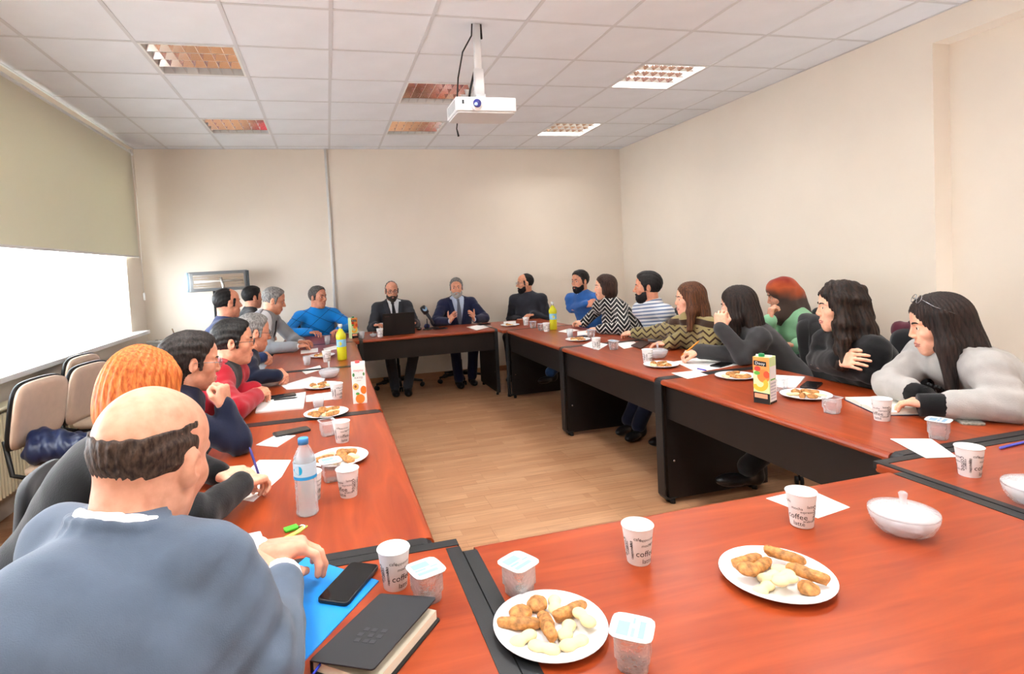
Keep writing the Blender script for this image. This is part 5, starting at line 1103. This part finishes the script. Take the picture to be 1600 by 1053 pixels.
# ------------------------------------------------------------------ the people at the table
def pattern(name, c1, c2, kind, rough=.85):
    m, nt, b = nodemat('knit_'+name); N, L = nt.nodes, nt.links; tc = N.new('ShaderNodeTexCoord'); sp = N.new('ShaderNodeSeparateXYZ'); L.new(tc.outputs['Object'], sp.inputs[0])
    def mth(op, a, b_=None):
        n = N.new('ShaderNodeMath'); n.operation = op
        for i, q in enumerate((a, b_)):
            if q is None: continue
            if isinstance(q, (int, float)): n.inputs[i].default_value = q
            else: L.new(q, n.inputs[i])
        return n.outputs[0]
    X, Y, Z = sp.outputs; tri = lambda a, f: mth('ABSOLUTE', mth('SUBTRACT', mth('FRACT', mth('MULTIPLY', a, f)), .5))
    if kind == 'chevron': fac = mth('LESS_THAN', mth('FRACT', mth('MULTIPLY', mth('ADD', Z, mth('MULTIPLY', tri(mth('ADD', mth('MULTIPLY', Y, .47), mth('MULTIPLY', X, -.88)), 9), .13)), 24)), .30)
    elif kind == 'stripes': fac = mth('LESS_THAN', mth('FRACT', mth('MULTIPLY', mth('ADD', Z, mth('MULTIPLY', Y, .12)), 34)), .42)
    elif kind == 'poncho':
        zz = mth('ADD', Z, mth('MULTIPLY', tri(mth('ADD', mth('MULTIPLY', Y, .59), mth('MULTIPLY', X, -.81)), 3), .05)); band = mth('LESS_THAN', mth('ABSOLUTE', mth('SUBTRACT', zz, .945)), .022)
        zig = mth('LESS_THAN', mth('ABSOLUTE', mth('SUBTRACT', mth('FRACT', mth('MULTIPLY', mth('ADD', Z, mth('MULTIPLY', tri(mth('ADD', mth('MULTIPLY', Y, .59), mth('MULTIPLY', X, -.81)), 13), .07)), 22)), .5)), .17)
        lo = mth('LESS_THAN', Z, .90); fac = mth('MAXIMUM', band, mth('MULTIPLY', zig, lo))
    elif kind == 'lines':
        a = mth('LESS_THAN', mth('ABSOLUTE', mth('SUBTRACT', mth('FRACT', mth('MULTIPLY', mth('ADD', Z, mth('MULTIPLY', X, .55)), 7)), .5)), .018)
        c = mth('LESS_THAN', mth('ABSOLUTE', mth('SUBTRACT', mth('FRACT', mth('MULTIPLY', mth('SUBTRACT', Z, mth('MULTIPLY', X, .8)), 5)), .5)), .014); fac = mth('MAXIMUM', a, c)
    elif kind == 'tie': fac = mth('LESS_THAN', mth('FRACT', mth('MULTIPLY', mth('ADD', Z, X), 48)), .35)
    elif kind == 'scarf':
        n = N.new('ShaderNodeTexNoise'); n.inputs['Scale'].default_value = 7; L.new(tc.outputs['Object'], n.inputs['Vector']); fac = mth('ADD', mth('MULTIPLY', mth('SUBTRACT', Z, 1.04), 4.2), mth('MULTIPLY', mth('SUBTRACT', n.outputs['Fac'], .5), .9))
    r = N.new('ShaderNodeValToRGB'); r.color_ramp.elements[0].color = lin(c1); r.color_ramp.elements[1].color = lin(c2)
    if kind == 'scarf': e = r.color_ramp.elements.new(.45); e.color = lin('b4532c'); e = r.color_ramp.elements.new(.7); e.color = lin('8c2a1c')
    L.new(fac, r.inputs[0]); L.new(r.outputs[0], b.inputs['Base Color']); b.inputs['Roughness'].default_value = rough; b.inputs['Sheen Weight'].default_value = .2; b.inputs['Specular IOR Level'].default_value = .2
    n = N.new('ShaderNodeTexNoise'); n.inputs['Scale'].default_value = 220; L.new(tc.outputs['Object'], n.inputs['Vector']); bp = N.new('ShaderNodeBump'); bp.inputs['Strength'].default_value = .3; bp.inputs['Distance'].default_value = .004; L.new(n.outputs['Fac'], bp.inputs['Height']); L.new(bp.outputs[0], b.inputs['Normal']); return m
hb = hair_mat('hair_black', '0b0a0a', '242020'); hbr = hair_mat('hair_brown', '26160e', '5a3822'); hdk = hair_mat('hair_dark_brown', '140e0c', '33241c'); hor = hair_mat('hair_orange', 'b5501c', 'e88a44', .05); hgr = hair_mat('hair_grey', '5f5c5a', 'a09c98', .3, scale=120); hsalt = hair_mat('hair_salt_pepper', '2c2927', '6e6865', .3, scale=120); hwh = hair_mat('beard_grey', '8a8682', 'd2cec8', .3)
UPZ = V3(0,0,1); gold = mat('frame_dark', '26201c', .3); silver = mat('frame_silver', '9a9a9e', .25, metal=.8)
dark_tr = cloth('dark_trousers', '17171a'); navy_tr = cloth('navy_trousers', '1a2036'); jeans = cloth('jeans', '27466e', .2)
seatn = [0]
def chair_for(p, label, face=None): return office_chair(label, 'black office chairs around the tables', p.P[0], p.P[1], face if face is not None else math.degrees(math.atan2(p.B[1][1], p.B[1][0])), low=p.P[0] < -.5)
def rest_arms(p, R, L, curl=(25,30,20), thumb=0, dirR=None, dirL=None):
    for q, W, d in (('R', R, dirR), ('L', L, dirL)):
        o = p.B[0]*(1 if q == 'R' else -1); dd = d if d is not None else nrm(p.B[1]-o*.6); p.arm(q, W, o*.35-UPZ*.9-p.B[1]*.4, dd, UPZ, curl, thumb)
def clasp(p, c, sep=.055, elbows={}):
    c = np.array(c, float); 
    for q in 'RL':
        o = p.B[0]*(1 if q == 'R' else -1); fd = nrm(p.B[1]*.55-o*.85); p.arm(q, c+o*sep-p.B[1]*.03+UPZ*(.012 if q == 'R' else -.004), o*.25-UPZ*.6-p.B[1]*.8, fd, nrm(UPZ*.55+o*.6+p.B[1]*.25), (35,45,30) if q == 'R' else (45,50,35), 1, elbow=elbows.get(q))
def crossed(p, c, z=.83, hw=.215):
    """arms folded in front of the chest, each hand on the other forearm"""
    for q in 'RL':
        o = p.B[0]*(1 if q == 'R' else -1); c = np.array(c, float); W = V3(c[0], c[1], z)-o*.075+p.B[1]*(.035 if q == 'R' else -.01)+UPZ*(.03 if q == 'R' else -.02); E = V3(c[0], c[1], z-.02)+o*hw-p.B[1]*.05
        p.arm(q, W, o, nrm(-o+UPZ*.12), nrm(p.B[1]+UPZ*.5), (12,16,10), 0, elbow=E)

# 1 bald man in the grey suit
p = Person('balding man in a blue-grey suit jacket leaning on the corner table, hands clasped', px(238,722,-.345), 70, 58, (-.56,.76), hpitch=-16, hroll=-4, skin='d39c82', skinname='skin_rosy', s_=1.15, width=.98, depth=1.32, fat=.004, sh_drop=.048, neck=.098)
p.hair('ring', hair_mat('hair_cropped', '2a211d', '5c4a40', .4, scale=160), t=-.004); p.brows(hdk)
W1 = pz(438,886,.80)
p.arm('R', W1+p.B[0]*.03-p.B[1]*.035, UPZ, nrm(V3(-.35,.9,.1)), nrm(V3(.5,.2,.8)), (35,45,30), 1, elbow=pz(412,1046,.785)); p.arm('L', W1-p.B[0]*.065+p.B[1]*.015+UPZ*.022, UPZ, nrm(V3(.9,.05,-.05)), nrm(V3(-.1,.2,.9)), (30,40,30), 1, elbow=V3(-.46,1.30,.80))
p.legs(); m_ = cloth('suit_blue_grey', '586577', .10, .25, bs=500); p.garment('shirt', cloth('white_shirt', 'eef0f4', .02), g=.001, collar='shirt', sleeve=.98, folds=.0015); p.garment('jacket', m_, g=.017, vcut=(.30,.07), folds=.007, ff=22, sleeve=.84, voxel=.0075, collar='shirt', extra=lambda f: (f.cap((p.SH['R']+p.arms['R'][1])/2, p.P+.45*p.sp+p.B[0]*.10, .060, .09, .05), f.cap(p.SH['R']-UPZ*.05, p.P+p.B[0]*.15, .06, .10, .05), f.cap(p.arms['R'][1]-p.B[0]*.05, p.P+.2*p.sp+p.B[0]*.12+p.B[1]*.08, .05, .09, .05))); p.cuffs(cloth('white_shirt', 'eef0f4', .02), .88, .041, .038); p.trousers(dark_tr); p.finish(); chair_for(p, 'black office chair under the balding man in the blue-grey suit')
# 2 woman with orange hair
p = Person('woman with bobbed orange hair in a black sweater, writing', px(224,612,-.56), 62, 14, (-.86,1.80), hpitch=-18, fem=True, skin='e0ac90', skinname='skin_fair'); p.hair('bob', hor, length=.12, t=.010, seed=4); p.brows(hor)
p.arm('R', pz(378,772,.765), V3(0,-1,-.4), nrm(V3(.55,.75,-.1)), UPZ, (45,50,30), 1, elbow=pz(305,812,.79)); p.arm('L', V3(-.40,2.02,.77), V3(0,.6,-.6), V3(1,-.1,0), UPZ); p.legs()
p.garment('sweater', cloth('black_knit', '121214', .3), collar='crew', folds=.005); p.trousers(dark_tr); p.finish(); chair_for(p, 'black office chair under the woman with orange hair'); w_ = p.arms['R'][2]; pen(tuple(w_+V3(.05,.06,-.028)), tuple(w_+V3(.02,.075,.085)), 'blue ballpoint pen in the hand of the woman with orange hair', mat('pen_ball', '4a4ea0', .4), r=.004)
# 3 dark haired woman with glasses
p = Person('dark-haired woman with glasses in a navy sweater, fist at her mouth', px(303,566,-.56), 18, 6, (-.88,2.42), hpitch=-8, fem=True, skin='d59c80', skinname='skin_b', s_=1.02); p.hair('short', hair_mat('hair_brown_black', '15100f', '3c332f', .3), length=.35, t=.006, seed=9, front=.070); p.brows(hdk); p.glasses(silver, .0014)
p.arm('R', px(352,635,-.43), V3(.2,-1,-1), nrm(V3(-.05,.05,1)), nrm(V3(.9,-.3,.1)), (65,75,50), 1, elbow=pz(372,690,.775)); p.arm('L', p.P+p.B[1]*.20-p.B[0]*.06+UPZ*.115, V3(-.6,.3,-.5), V3(.6,-.8,0), UPZ, (30,35,25)); p.legs()
p.garment('sweater', cloth('navy_knit', '161c34', .15), collar='crew', folds=.005); p.trousers(dark_tr); p.finish(); chair_for(p, 'black office chair under the woman in the navy sweater')
# 4 man in the red jacket
p = Person('black-haired man with glasses in a red jacket over a black collar', px(366,535,-.53), 4, -6, (-.86,3.22), hpitch=-3, skin='cf9274', skinname='skin_c', s_=1.02); p.hair('short', hair_mat('hair_black_grey', '0e0d0e', '36322f', .3), t=.004, front=.074); p.brows(hb, .0044); p.glasses(gold, .0016, .025, .014)
p.arm('R', pz(402,626,.77)+V3(-.01,.02,0), V3(-.9,-.2,-.4), V3(.3,.95,0), UPZ, (35,45,30), 1); p.arm('L', V3(-.44,3.37,.785), V3(-1,.1,-.3), V3(.5,-.8,0), UPZ, (35,45,30), 1); p.legs(); p.garment('shirt', cloth('black_shirt', '18181b'), g=.012, collar='shirt', arms=False, folds=0); p.garment('jacket', cloth('red_fleece', 'a81426', .12), g=.016, vcut=(.45,.055)); p.trousers(dark_tr); p.finish(); chair_for(p, 'black office chair under the man in the red jacket')
# 5 grey haired man, navy sweater
p = Person('grey-haired man with glasses in a dark navy sweater, hands clasped', px(397,520,-.50), 22, 8, (-.86,3.84), hpitch=-10, skin='c98c70', skinname='skin_d'); p.hair('short', hgr, t=.002, front=.066); p.brows(hgr); p.glasses(gold, .0014); clasp(p, pz(446,586,.785)+V3(-.02,0,0), elbows={'R': V3(-.52,3.70,.80)}); p.legs(); p.garment('sweater', cloth('dark_navy_knit', '141a30', .15), collar='crew'); p.trousers(dark_tr); p.finish(); chair_for(p, 'black office chair under the grey-haired man in the navy sweater')
# 7 balding man behind
p = Person('balding dark-haired man sitting back between the grey-haired man and the heater', px(356,474,-.80), 30, 10, (-1.02,4.72), skin='c88d70', skinname='skin_d'); p.hair('receding', hb); p.brows(hb); clasp(p, V3(-.50,4.62,.79)); p.legs(); p.garment('sweater', cloth('slate_blue', '26345c', .15), collar='crew'); p.trousers(dark_tr); p.finish(); chair_for(p, 'black office chair under the balding man by the heater')
# 8 black haired man behind the grey suit
p = Person('black-haired man half hidden behind the light grey suit', px(395,465,-.80), 30, 5, (-1.02,6.30), skin='c08468', skinname='skin_e', s_=.98); p.head = p.head; p.hair('short', hb, t=.002); p.brows(hb); rest_arms(p, V3(-.70,6.16,.78), V3(-.70,6.42,.78)); p.legs(); p.garment('sweater', cloth('dark_grey_knit', '2a2c30'), collar='crew'); p.trousers(dark_tr); p.finish(); chair_for(p, 'black office chair under the half hidden black-haired man')
# 6 light grey suit
p = Person('grey-haired man in a light grey suit and dark tie looking down at his papers', px(428,470,-.52), 2, -8, (-.80,5.42), hpitch=-16, skin='cf9478', skinname='skin_c', s_=1.02); p.hair('short', hgr, t=.000, front=.070); p.brows(hsalt); rest_arms(p, pz(463,543,.77), pz(468,538,.77)+V3(0,.14,0), dirR=V3(.8,.5,0), dirL=V3(.8,-.5,0)); p.legs(); m_ = cloth('light_grey_suit', '9a9ca0', .06)
p.garment('shirt', cloth('white_shirt', 'eef0f4', .02), g=.005, collar='shirt', sleeve=.99); p.garment('jacket', m_, g=.016, vcut=(.25,.075), sleeve=.93); p.lapels(m_, (.25,.075)); p.tie(cloth('dark_tie', '26262c'), .28); p.trousers(cloth('light_grey_suit', '9a9ca0', .06)); p.finish(); chair_for(p, 'black office chair under the man in the light grey suit')
# 9 bright blue sweater
p = Person('grey-haired man in a bright blue sweater with thin dark lines', py(497,465,6.66), 318, 282, (-.14,6.80), skin='c98c6e', skinname='skin_d', s_=1.04, width=1.08, hroll=2); p.hair('short', hsalt, t=.002, front=.068); p.brows(hsalt, .0044); rest_arms(p, V3(-.22,6.40,.775), V3(.08,6.38,.775)); p.legs(ankle_fwd=.36, fwd=.40); p.garment('sweater', pattern('blue_lines', '1687dc', '123a70', 'lines'), collar='crew', g=.014); p.trousers(dark_tr); p.finish(); chair_for(p, 'black office chair under the man in the bright blue sweater')
# 10 charcoal suit
p = Person('bearded man with glasses in a charcoal suit behind the laptop', py(612,455,6.72), 272, 268, (.76,6.74), hpitch=-5, skin='c58a6c', skinname='skin_d', s_=.97); p.hair('receding', hsalt); p.brows(hb); p.beard(hair_mat('beard_dark', '1c1816', '4a423c', .3), t=.004); p.glasses(gold)
p.arm('R', py(587,508,6.42), V3(-.35,.1,-1), nrm(V3(.55,-.7,.1)), V3(0,0,1), (40,50,30), 1); p.arm('L', V3(.92,6.36,.80), V3(.35,.1,-1), nrm(V3(-.5,-.8,0)), UPZ); m_ = cloth('charcoal_suit', '34363c', .1)
p.legs({'R': ((.62,6.33,.52), (.66,6.30,.105)), 'L': ((.92,6.36,.52), (.80,6.26,.105))}); p.garment('shirt', cloth('white_shirt', 'eef0f4', .02), g=.005, collar='shirt', sleeve=.99); p.garment('jacket', m_, g=.016, vcut=(.15,.08), sleeve=.94); p.lapels(m_, (.15,.08)); p.tie(cloth('black_tie', '202024'), .2); p.trousers(cloth('charcoal_suit', '34363c', .1)); p.finish(); chair_for(p, 'black star-base office chair under the man in the charcoal suit', 268)
w_ = p.arms['R'][2]; o = MB().box(-.045, .045, -.001, .001, -.03, .03).build('note_card', m_paper, None, tuple(w_+V3(.085,-.05,-.005)), .3); tag(o, 'small white card in the right hand of the man in the charcoal suit', 'paper')
# 11 navy suit
p = Person('grey-bearded man in a navy suit with a striped tie, hands raised', py(713,450,6.72), 256, 266, (1.53,6.74), skin='c98e70', skinname='skin_c', s_=.97); p.hair('short', hgr, t=.006, front=.072); p.brows(hsalt); p.beard(hwh, t=.005); m_ = cloth('navy_suit', '1b2140', .1)
p.arm('R', py(702,508,6.40)*V3(1,1,0)+V3(0,0,.785), V3(-.35,.1,-1), nrm(V3(.40,-.50,.65)), nrm(V3(-.8,-.5,.2)), (12,15,12), 2); p.arm('L', py(742,506,6.40)*V3(1,1,0)+V3(0,0,.785), V3(.35,.1,-1), nrm(V3(-.42,-.5,.65)), nrm(V3(.8,-.5,.2)), (14,18,12), 2)
p.legs({'R': ((1.38,6.34,.52), (1.42,6.36,.105)), 'L': ((1.615,6.34,.52), (1.60,6.44,.105))}); p.garment('shirt', cloth('pale_blue_shirt', 'c9d6ec', .03), g=.005, collar='shirt', sleeve=.99); p.garment('jacket', m_, g=.016, vcut=(.05,.085), sleeve=.92); p.lapels(m_, (.05,.085)); p.tie(pattern('tie_stripe', '20243c', 'a9aebc', 'tie'), .12); p.trousers(cloth('navy_suit', '1b2140', .1)); p.finish(); chair_for(p, 'black star-base office chair under the man in the navy suit', 266)
# 12 charcoal sweater
p = Person('bearded man with glasses in a charcoal sweater looking aside', py(820,443,6.70), 176, 238, (2.48,6.78), skin='cc9376', skinname='skin_c', s_=1.0); p.hair('receding', hb, t=.002); p.brows(hb); p.beard(hb, t=.004); p.glasses(silver); rest_arms(p, p.P+p.B[1]*.19+p.B[0]*.09+UPZ*.115, p.P+p.B[1]*.19-p.B[0]*.09+UPZ*.115); p.legs({'R': ((2.10,6.52,.52), (2.10,6.42,.105)), 'L': ((2.27,6.40,.52), (2.27,6.36,.105))}); p.garment('sweater', cloth('charcoal_knit', '2e2f37', .15), collar='crew', g=.014); p.trousers(dark_tr); p.finish(); chair_for(p, 'black office chair under the man in the charcoal sweater')
# 13 blue sweater, arms crossed
p = Person('bearded man in a blue sweater with folded arms and a light shirt collar', px(906,440,2.74), 200, 205, (2.92,5.80), skin='c68a6c', skinname='skin_d', s_=1.0); p.hair('short', hb, t=.004); p.brows(hb, .0044); p.beard(hb, t=.005); crossed(p, p.P+p.B[1]*.20, .90); p.legs({'R': ((2.60,5.98,.50), (2.42,5.92,.14)), 'L': ((2.53,5.47,.545), (2.17,5.36,.28))}); p.garment('shirt', cloth('white_shirt', 'eef0f4', .02), g=.004, collar='shirt', arms=False, folds=0); p.garment('sweater', cloth('denim_blue_knit', '2f62a8', .1), g=.013); p.trousers(jeans); p.finish(); chair_for(p, 'black office chair under the man with folded arms')
# 14 zigzag sweater
p = Person('woman with a brown bob in a black and white zigzag sweater', px(945,449,2.60), 163, 190, (2.90,4.92), fem=True, skin='d8a488', skinname='skin_fair', s_=1.02); p.hair('bob', hair_mat('hair_bob_brown', '20130f', '4a3026'), length=.07, t=-.002); p.brows(hdk); p.arm('R', pz(912,505,.775), V3(0,1,-.6), nrm(V3(-.4,.7,.15)), UPZ, (35,40,25), 1); p.arm('L', V3(2.42,4.74,.77), V3(.2,-1,-.5), nrm(V3(-.5,.8,0)), UPZ); p.legs(); p.garment('sweater', pattern('zigzag', '131315', 'd8d4cc', 'chevron'), collar='turtle', g=.014); p.trousers(dark_tr); p.finish(); chair_for(p, 'black office chair whose back shows behind the zigzag sweater')
# 15 striped sweater
p = Person('black-bearded man in a white and grey striped sweater with white collar', px(1011,449,2.58), 150, 182, (2.88,4.31), skin='c88d72', skinname='skin_d', s_=1.0); p.hair('short', hb, t=.008); p.brows(hb, .0046); p.beard(hb, t=.006); p.arm('R', V3(2.67,4.38,.705), V3(1,.3,-.6), V3(-.6,-.8,0), UPZ, (25,30,20)); p.arm('L', V3(2.67,4.27,.705), V3(1,-.05,-.6), V3(-.6,.8,0), UPZ, (25,30,20)); p.legs({'R': ((2.57,4.10,.52), (2.30,4.055,.105)), 'L': ((2.54,3.93,.52), (2.29,3.89,.105))}); p.garment('sweater', pattern('stripes', 'dcdde0', '6f7f9c', 'stripes'), collar='shirt', g=.013); p.trousers(navy_tr); p.finish(); chair_for(p, 'black office chair under the man in the striped sweater')
# 16 olive poncho
p = Person('woman with long brown hair in an olive poncho with brown zigzags', px(1077,468,2.55), 160, 186, (2.84,3.62), fem=True, skin='d9a78c', skinname='skin_fair', s_=1.02); p.hair('long', hair_mat('hair_chestnut', '3a2114', '704428'), length=.15, t=.002, seed=3); p.brows(hdk); p.arm('R', pz(992,523,.765), V3(.3,1,-.5), nrm(V3(-.4,.85,.05)), UPZ, (30,35,25)); p.arm('L', V3(2.40,3.62,.775), V3(.5,-.25,-.8), nrm(V3(-.6,.7,0)), UPZ, gs=.022); p.legs()
def pon(f):
    f.cap(p.SH['R']+V3(0,.04,-.05), p.SH['R']+V3(-.05,.0,-.18), .055, .06, .06); f.cap(p.SH['L']+V3(0,-.02,-.05), p.SH['L']+V3(-.05,.0,-.18), .06, .07, .06); f.cap(p.N+V3(-.02,0,-.03), p.N+V3(-.06,0,.0), .07, .06, .05)
p.garment('poncho', pattern('poncho', '9a8a5c', '3a2416', 'poncho'), g=.018, extra=pon, folds=.007); p.trousers(navy_tr); p.finish(); chair_for(p, 'black office chair under the woman in the olive poncho')
# 17 grey blazer
p = Person('woman with very long dark hair in a dark grey blazer, writing with an orange pencil', px(1152,478,2.55), 128, 165, (2.84,2.98), hpitch=-8, fem=True, skin='dba98e', skinname='skin_fair', s_=1.03); p.hair('long', hair_mat('hair_long_dark', '120d0c', '35261f', .05), length=.27, t=.002, seed=12); p.brows(hdk)
p.arm('R', pz(1092,556,.772), V3(.6,.15,-.6), nrm(V3(-.6,.5,-.10)), UPZ, (45,50,30), 1); p.arm('L', px(1126,512,2.34), V3(0,-1,-1), nrm(V3(.05,.1,1)), nrm(V3(-.8,-.5,0)), (50,60,40), 1, elbow=V3(2.45,2.90,.785)); p.legs(); p.garment('blazer', cloth('dark_grey_blazer', '3b3a3b', .12), g=.015, folds=.005); p.trousers(dark_tr); p.finish(); chair_for(p, 'black office chair under the woman in the grey blazer'); w_ = p.arms['R'][2]; pen(tuple(w_+V3(-.09,.05,-.03)), tuple(w_+V3(.0,-.01,.065)), 'orange pencil in the hand of the woman in the grey blazer', mat('pencil_orange', 'e8912c', .5), r=.005)
# 18 headscarf
p = Person('woman in a red and brown patterned headscarf and mint green top, sitting behind', px(1222,462,3.34), 150, 175, (3.56,3.50), hpitch=-12, fem=True, skin='d6a084', skinname='skin_b', s_=1.08); p.brows(hdk); p.arm('R', px(1203,500,3.12), V3(0,.6,-1), nrm(V3(.15,.0,1)), nrm(V3(-.8,.4,0)), (50,60,40), 1); p.arm('L', V3(3.22,3.28,.74), V3(.2,-1,-.4), nrm(V3(-.6,.5,0)), UPZ); p.legs(ankle_fwd=.26, fwd=.36); p.garment('top', cloth('mint_fleece', '8fc49a', .08), collar='turtle', g=.02)
f = Field((-.15,-.2,-.24), (.15,.15,.17), .006); f.ell((0,-.018,.036), (.090,.110,.104), .01); f.ell((0,.03,.06), (.072,.062,.062), .03); f.cap((0,-.02,-.06), (0,-.02,-.15), .085, .095, .04); f.cap((0,.03,-.10), (0,.03,-.15), .06, .075, .03); f.cap((0,-.10,-.02), (.02,-.14,-.18), .05, .03, .04); f.ell((0,.115,-.02), (.052,.075,.085), .008, sub=True); f.disp(wob(5, 60, .004)); vs, fs = f.mesh(); p.part('headscarf', p.wld(vs), fs, [pattern('headscarf', '4a3a34', '6a3024', 'scarf')]); p.trousers(dark_tr); p.finish(); chair_for(p, 'black office chair under the woman in the headscarf')
# 19 black sweater, curly hair
p = Person('woman with long curly dark hair in a black sweater, arms folded on the table', px(1312,480,2.54), 146, 172, (2.86,2.30), hpitch=-2, fem=True, skin='e2b296', skinname='skin_fair', s_=1.06); p.hair('curly', hair_mat('hair_curly', '0e0a09', '38261c', .25, scale=90), length=.22, vol=.02, t=.004, seed=21); p.brows(hb, .004); crossed(p, V3(2.50,2.31,0), .83, .175); p.legs({'R': ((2.53,2.50,.56), (2.16,2.55,.25)), 'L': ((2.56,2.18,.52), (2.40,2.20,.105))}); p.garment('sweater', cloth('black_wool', '0f0f11', .25), collar='turtle', g=.016, sleeve=.92); p.trousers(dark_tr); p.finish(); chair_for(p, 'black office chair under the woman with curly hair')
# 20 light grey sweater
p = Person('woman with long straight dark hair in a light grey sweater, glasses on her head', px(1466,508,2.54), 142, 160, (2.88,1.66), hpitch=-10, fem=True, skin='e0ae92', skinname='skin_fair', s_=1.08, width=1.12, sh_drop=.040, neck=.125); p.hair('long', hair_mat('hair_long_black', '100d0d', '3a2a24', .045), length=.20, t=.003, seed=31); p.brows(hb, .004); p.arm('R', px(1428,612,2.36)*V3(1,1,0)+V3(0,0,.795), V3(0,1,-.6), nrm(V3(-.1,-.95,-.05)), UPZ, (25,30,20), 0, elbow=V3(2.41,1.95,.80), gs=.024); p.arm('L', px(1462,618,2.30)*V3(1,1,0)+V3(0,0,.775), V3(.1,-1,-.6), nrm(V3(-.35,.85,0)), UPZ, (25,30,20), 0, elbow=V3(2.48,1.54,.785), gs=.024); p.legs({'R': ((2.46,1.84,.545), (2.40,1.84,.105)), 'L': ((2.46,1.62,.545), (2.40,1.62,.105))})
p.garment('sweater', cloth('light_grey_knit', 'aeaaa6', .10), collar='crew', g=.024, folds=.006, sleeve=.78); p.cuffs(cloth('black_cuff', '0e0e10'), .86, .046, .085, 'black_cuff')
mb = MB()
for k, (a, b) in enumerate(((0,.0),(.03,-.02),(-.025,-.025),(.01,-.055),(-.02,.03),(.03,.03),(.012,-.09))):
    c = p.P+p.sp*.80+p.T[0]*(a+.02)+p.T[2]*b+p.T[1]*(.150+.02*(b < 0))-p.base; mb = MB()
    for j in range(5): g_ = 2*PI*j/5; mb.sphere(tuple(c+p.T[0]*.012*math.cos(g_)+p.T[2]*.012*math.sin(g_)), .009, 8, 0, (1,1,1))
    o = mb.build('lace_flower', m_black, p.root); o['kind'] = 'stuff'
mb = MB()
for q in (-1,1): mb.tube([p.wld(V3(q*(.034+.024*math.cos(t)), .052-.010*math.sin(t), .124+.015*math.sin(t))[None])[0]-p.base for t in [2*PI*k/14 for k in range(14)]], .0016, 6, closed=True); mb.tube([p.wld(V3(*c)[None])[0]-p.base for c in ((q*.058,.05,.124), (q*.09,.02,.09), (q*.094,-.04,.05))], .0016, 6)
mb.tube([p.wld(V3(*c)[None])[0]-p.base for c in ((-.010,.056,.127), (.010,.056,.127))], .0016, 6); mb.build('glasses', silver, p.root); p.trousers(dark_tr); p.finish(); chair_for(p, 'black office chair whose back shows behind the light grey sweater')
# coats hung over chair backs
def drape(back, face, m, name, label, cat, amp, ff, drop=.34, w=.19):
    B = frame(face); c = np.array(back, float); o = -B[1]
    pr = [(c-B[0]*w+UPZ*.20, c+B[0]*w+UPZ*.20, .048, .048)]
    for k in (-1,-.33,.33,1): pr.append((c+B[0]*w*k*.9+o*.035+UPZ*.17, c+B[0]*w*k+o*.055+UPZ*(.17-drop), .046, .050)); pr.append((c+B[0]*w*k*.9-o*.022+UPZ*.17, c+B[0]*w*k-o*.026+UPZ*(.17-drop*.5), .034, .030))
    return blob(name, pr, .011, m, label, cat, amp, ff)
drape((3.075,2.920,.74), 165, cloth('charcoal_coat', '2b2a2c'), 'dark_coat', 'charcoal coat draped over a chair between the headscarf and the curly-haired woman', 'coat', .006, 40)
drape((3.100,2.267,.74), 172, cloth('burgundy_wool', '4e1426', .3), 'burgundy_coat', 'burgundy coat hung behind the curly-haired woman', 'coat', .009, 70)
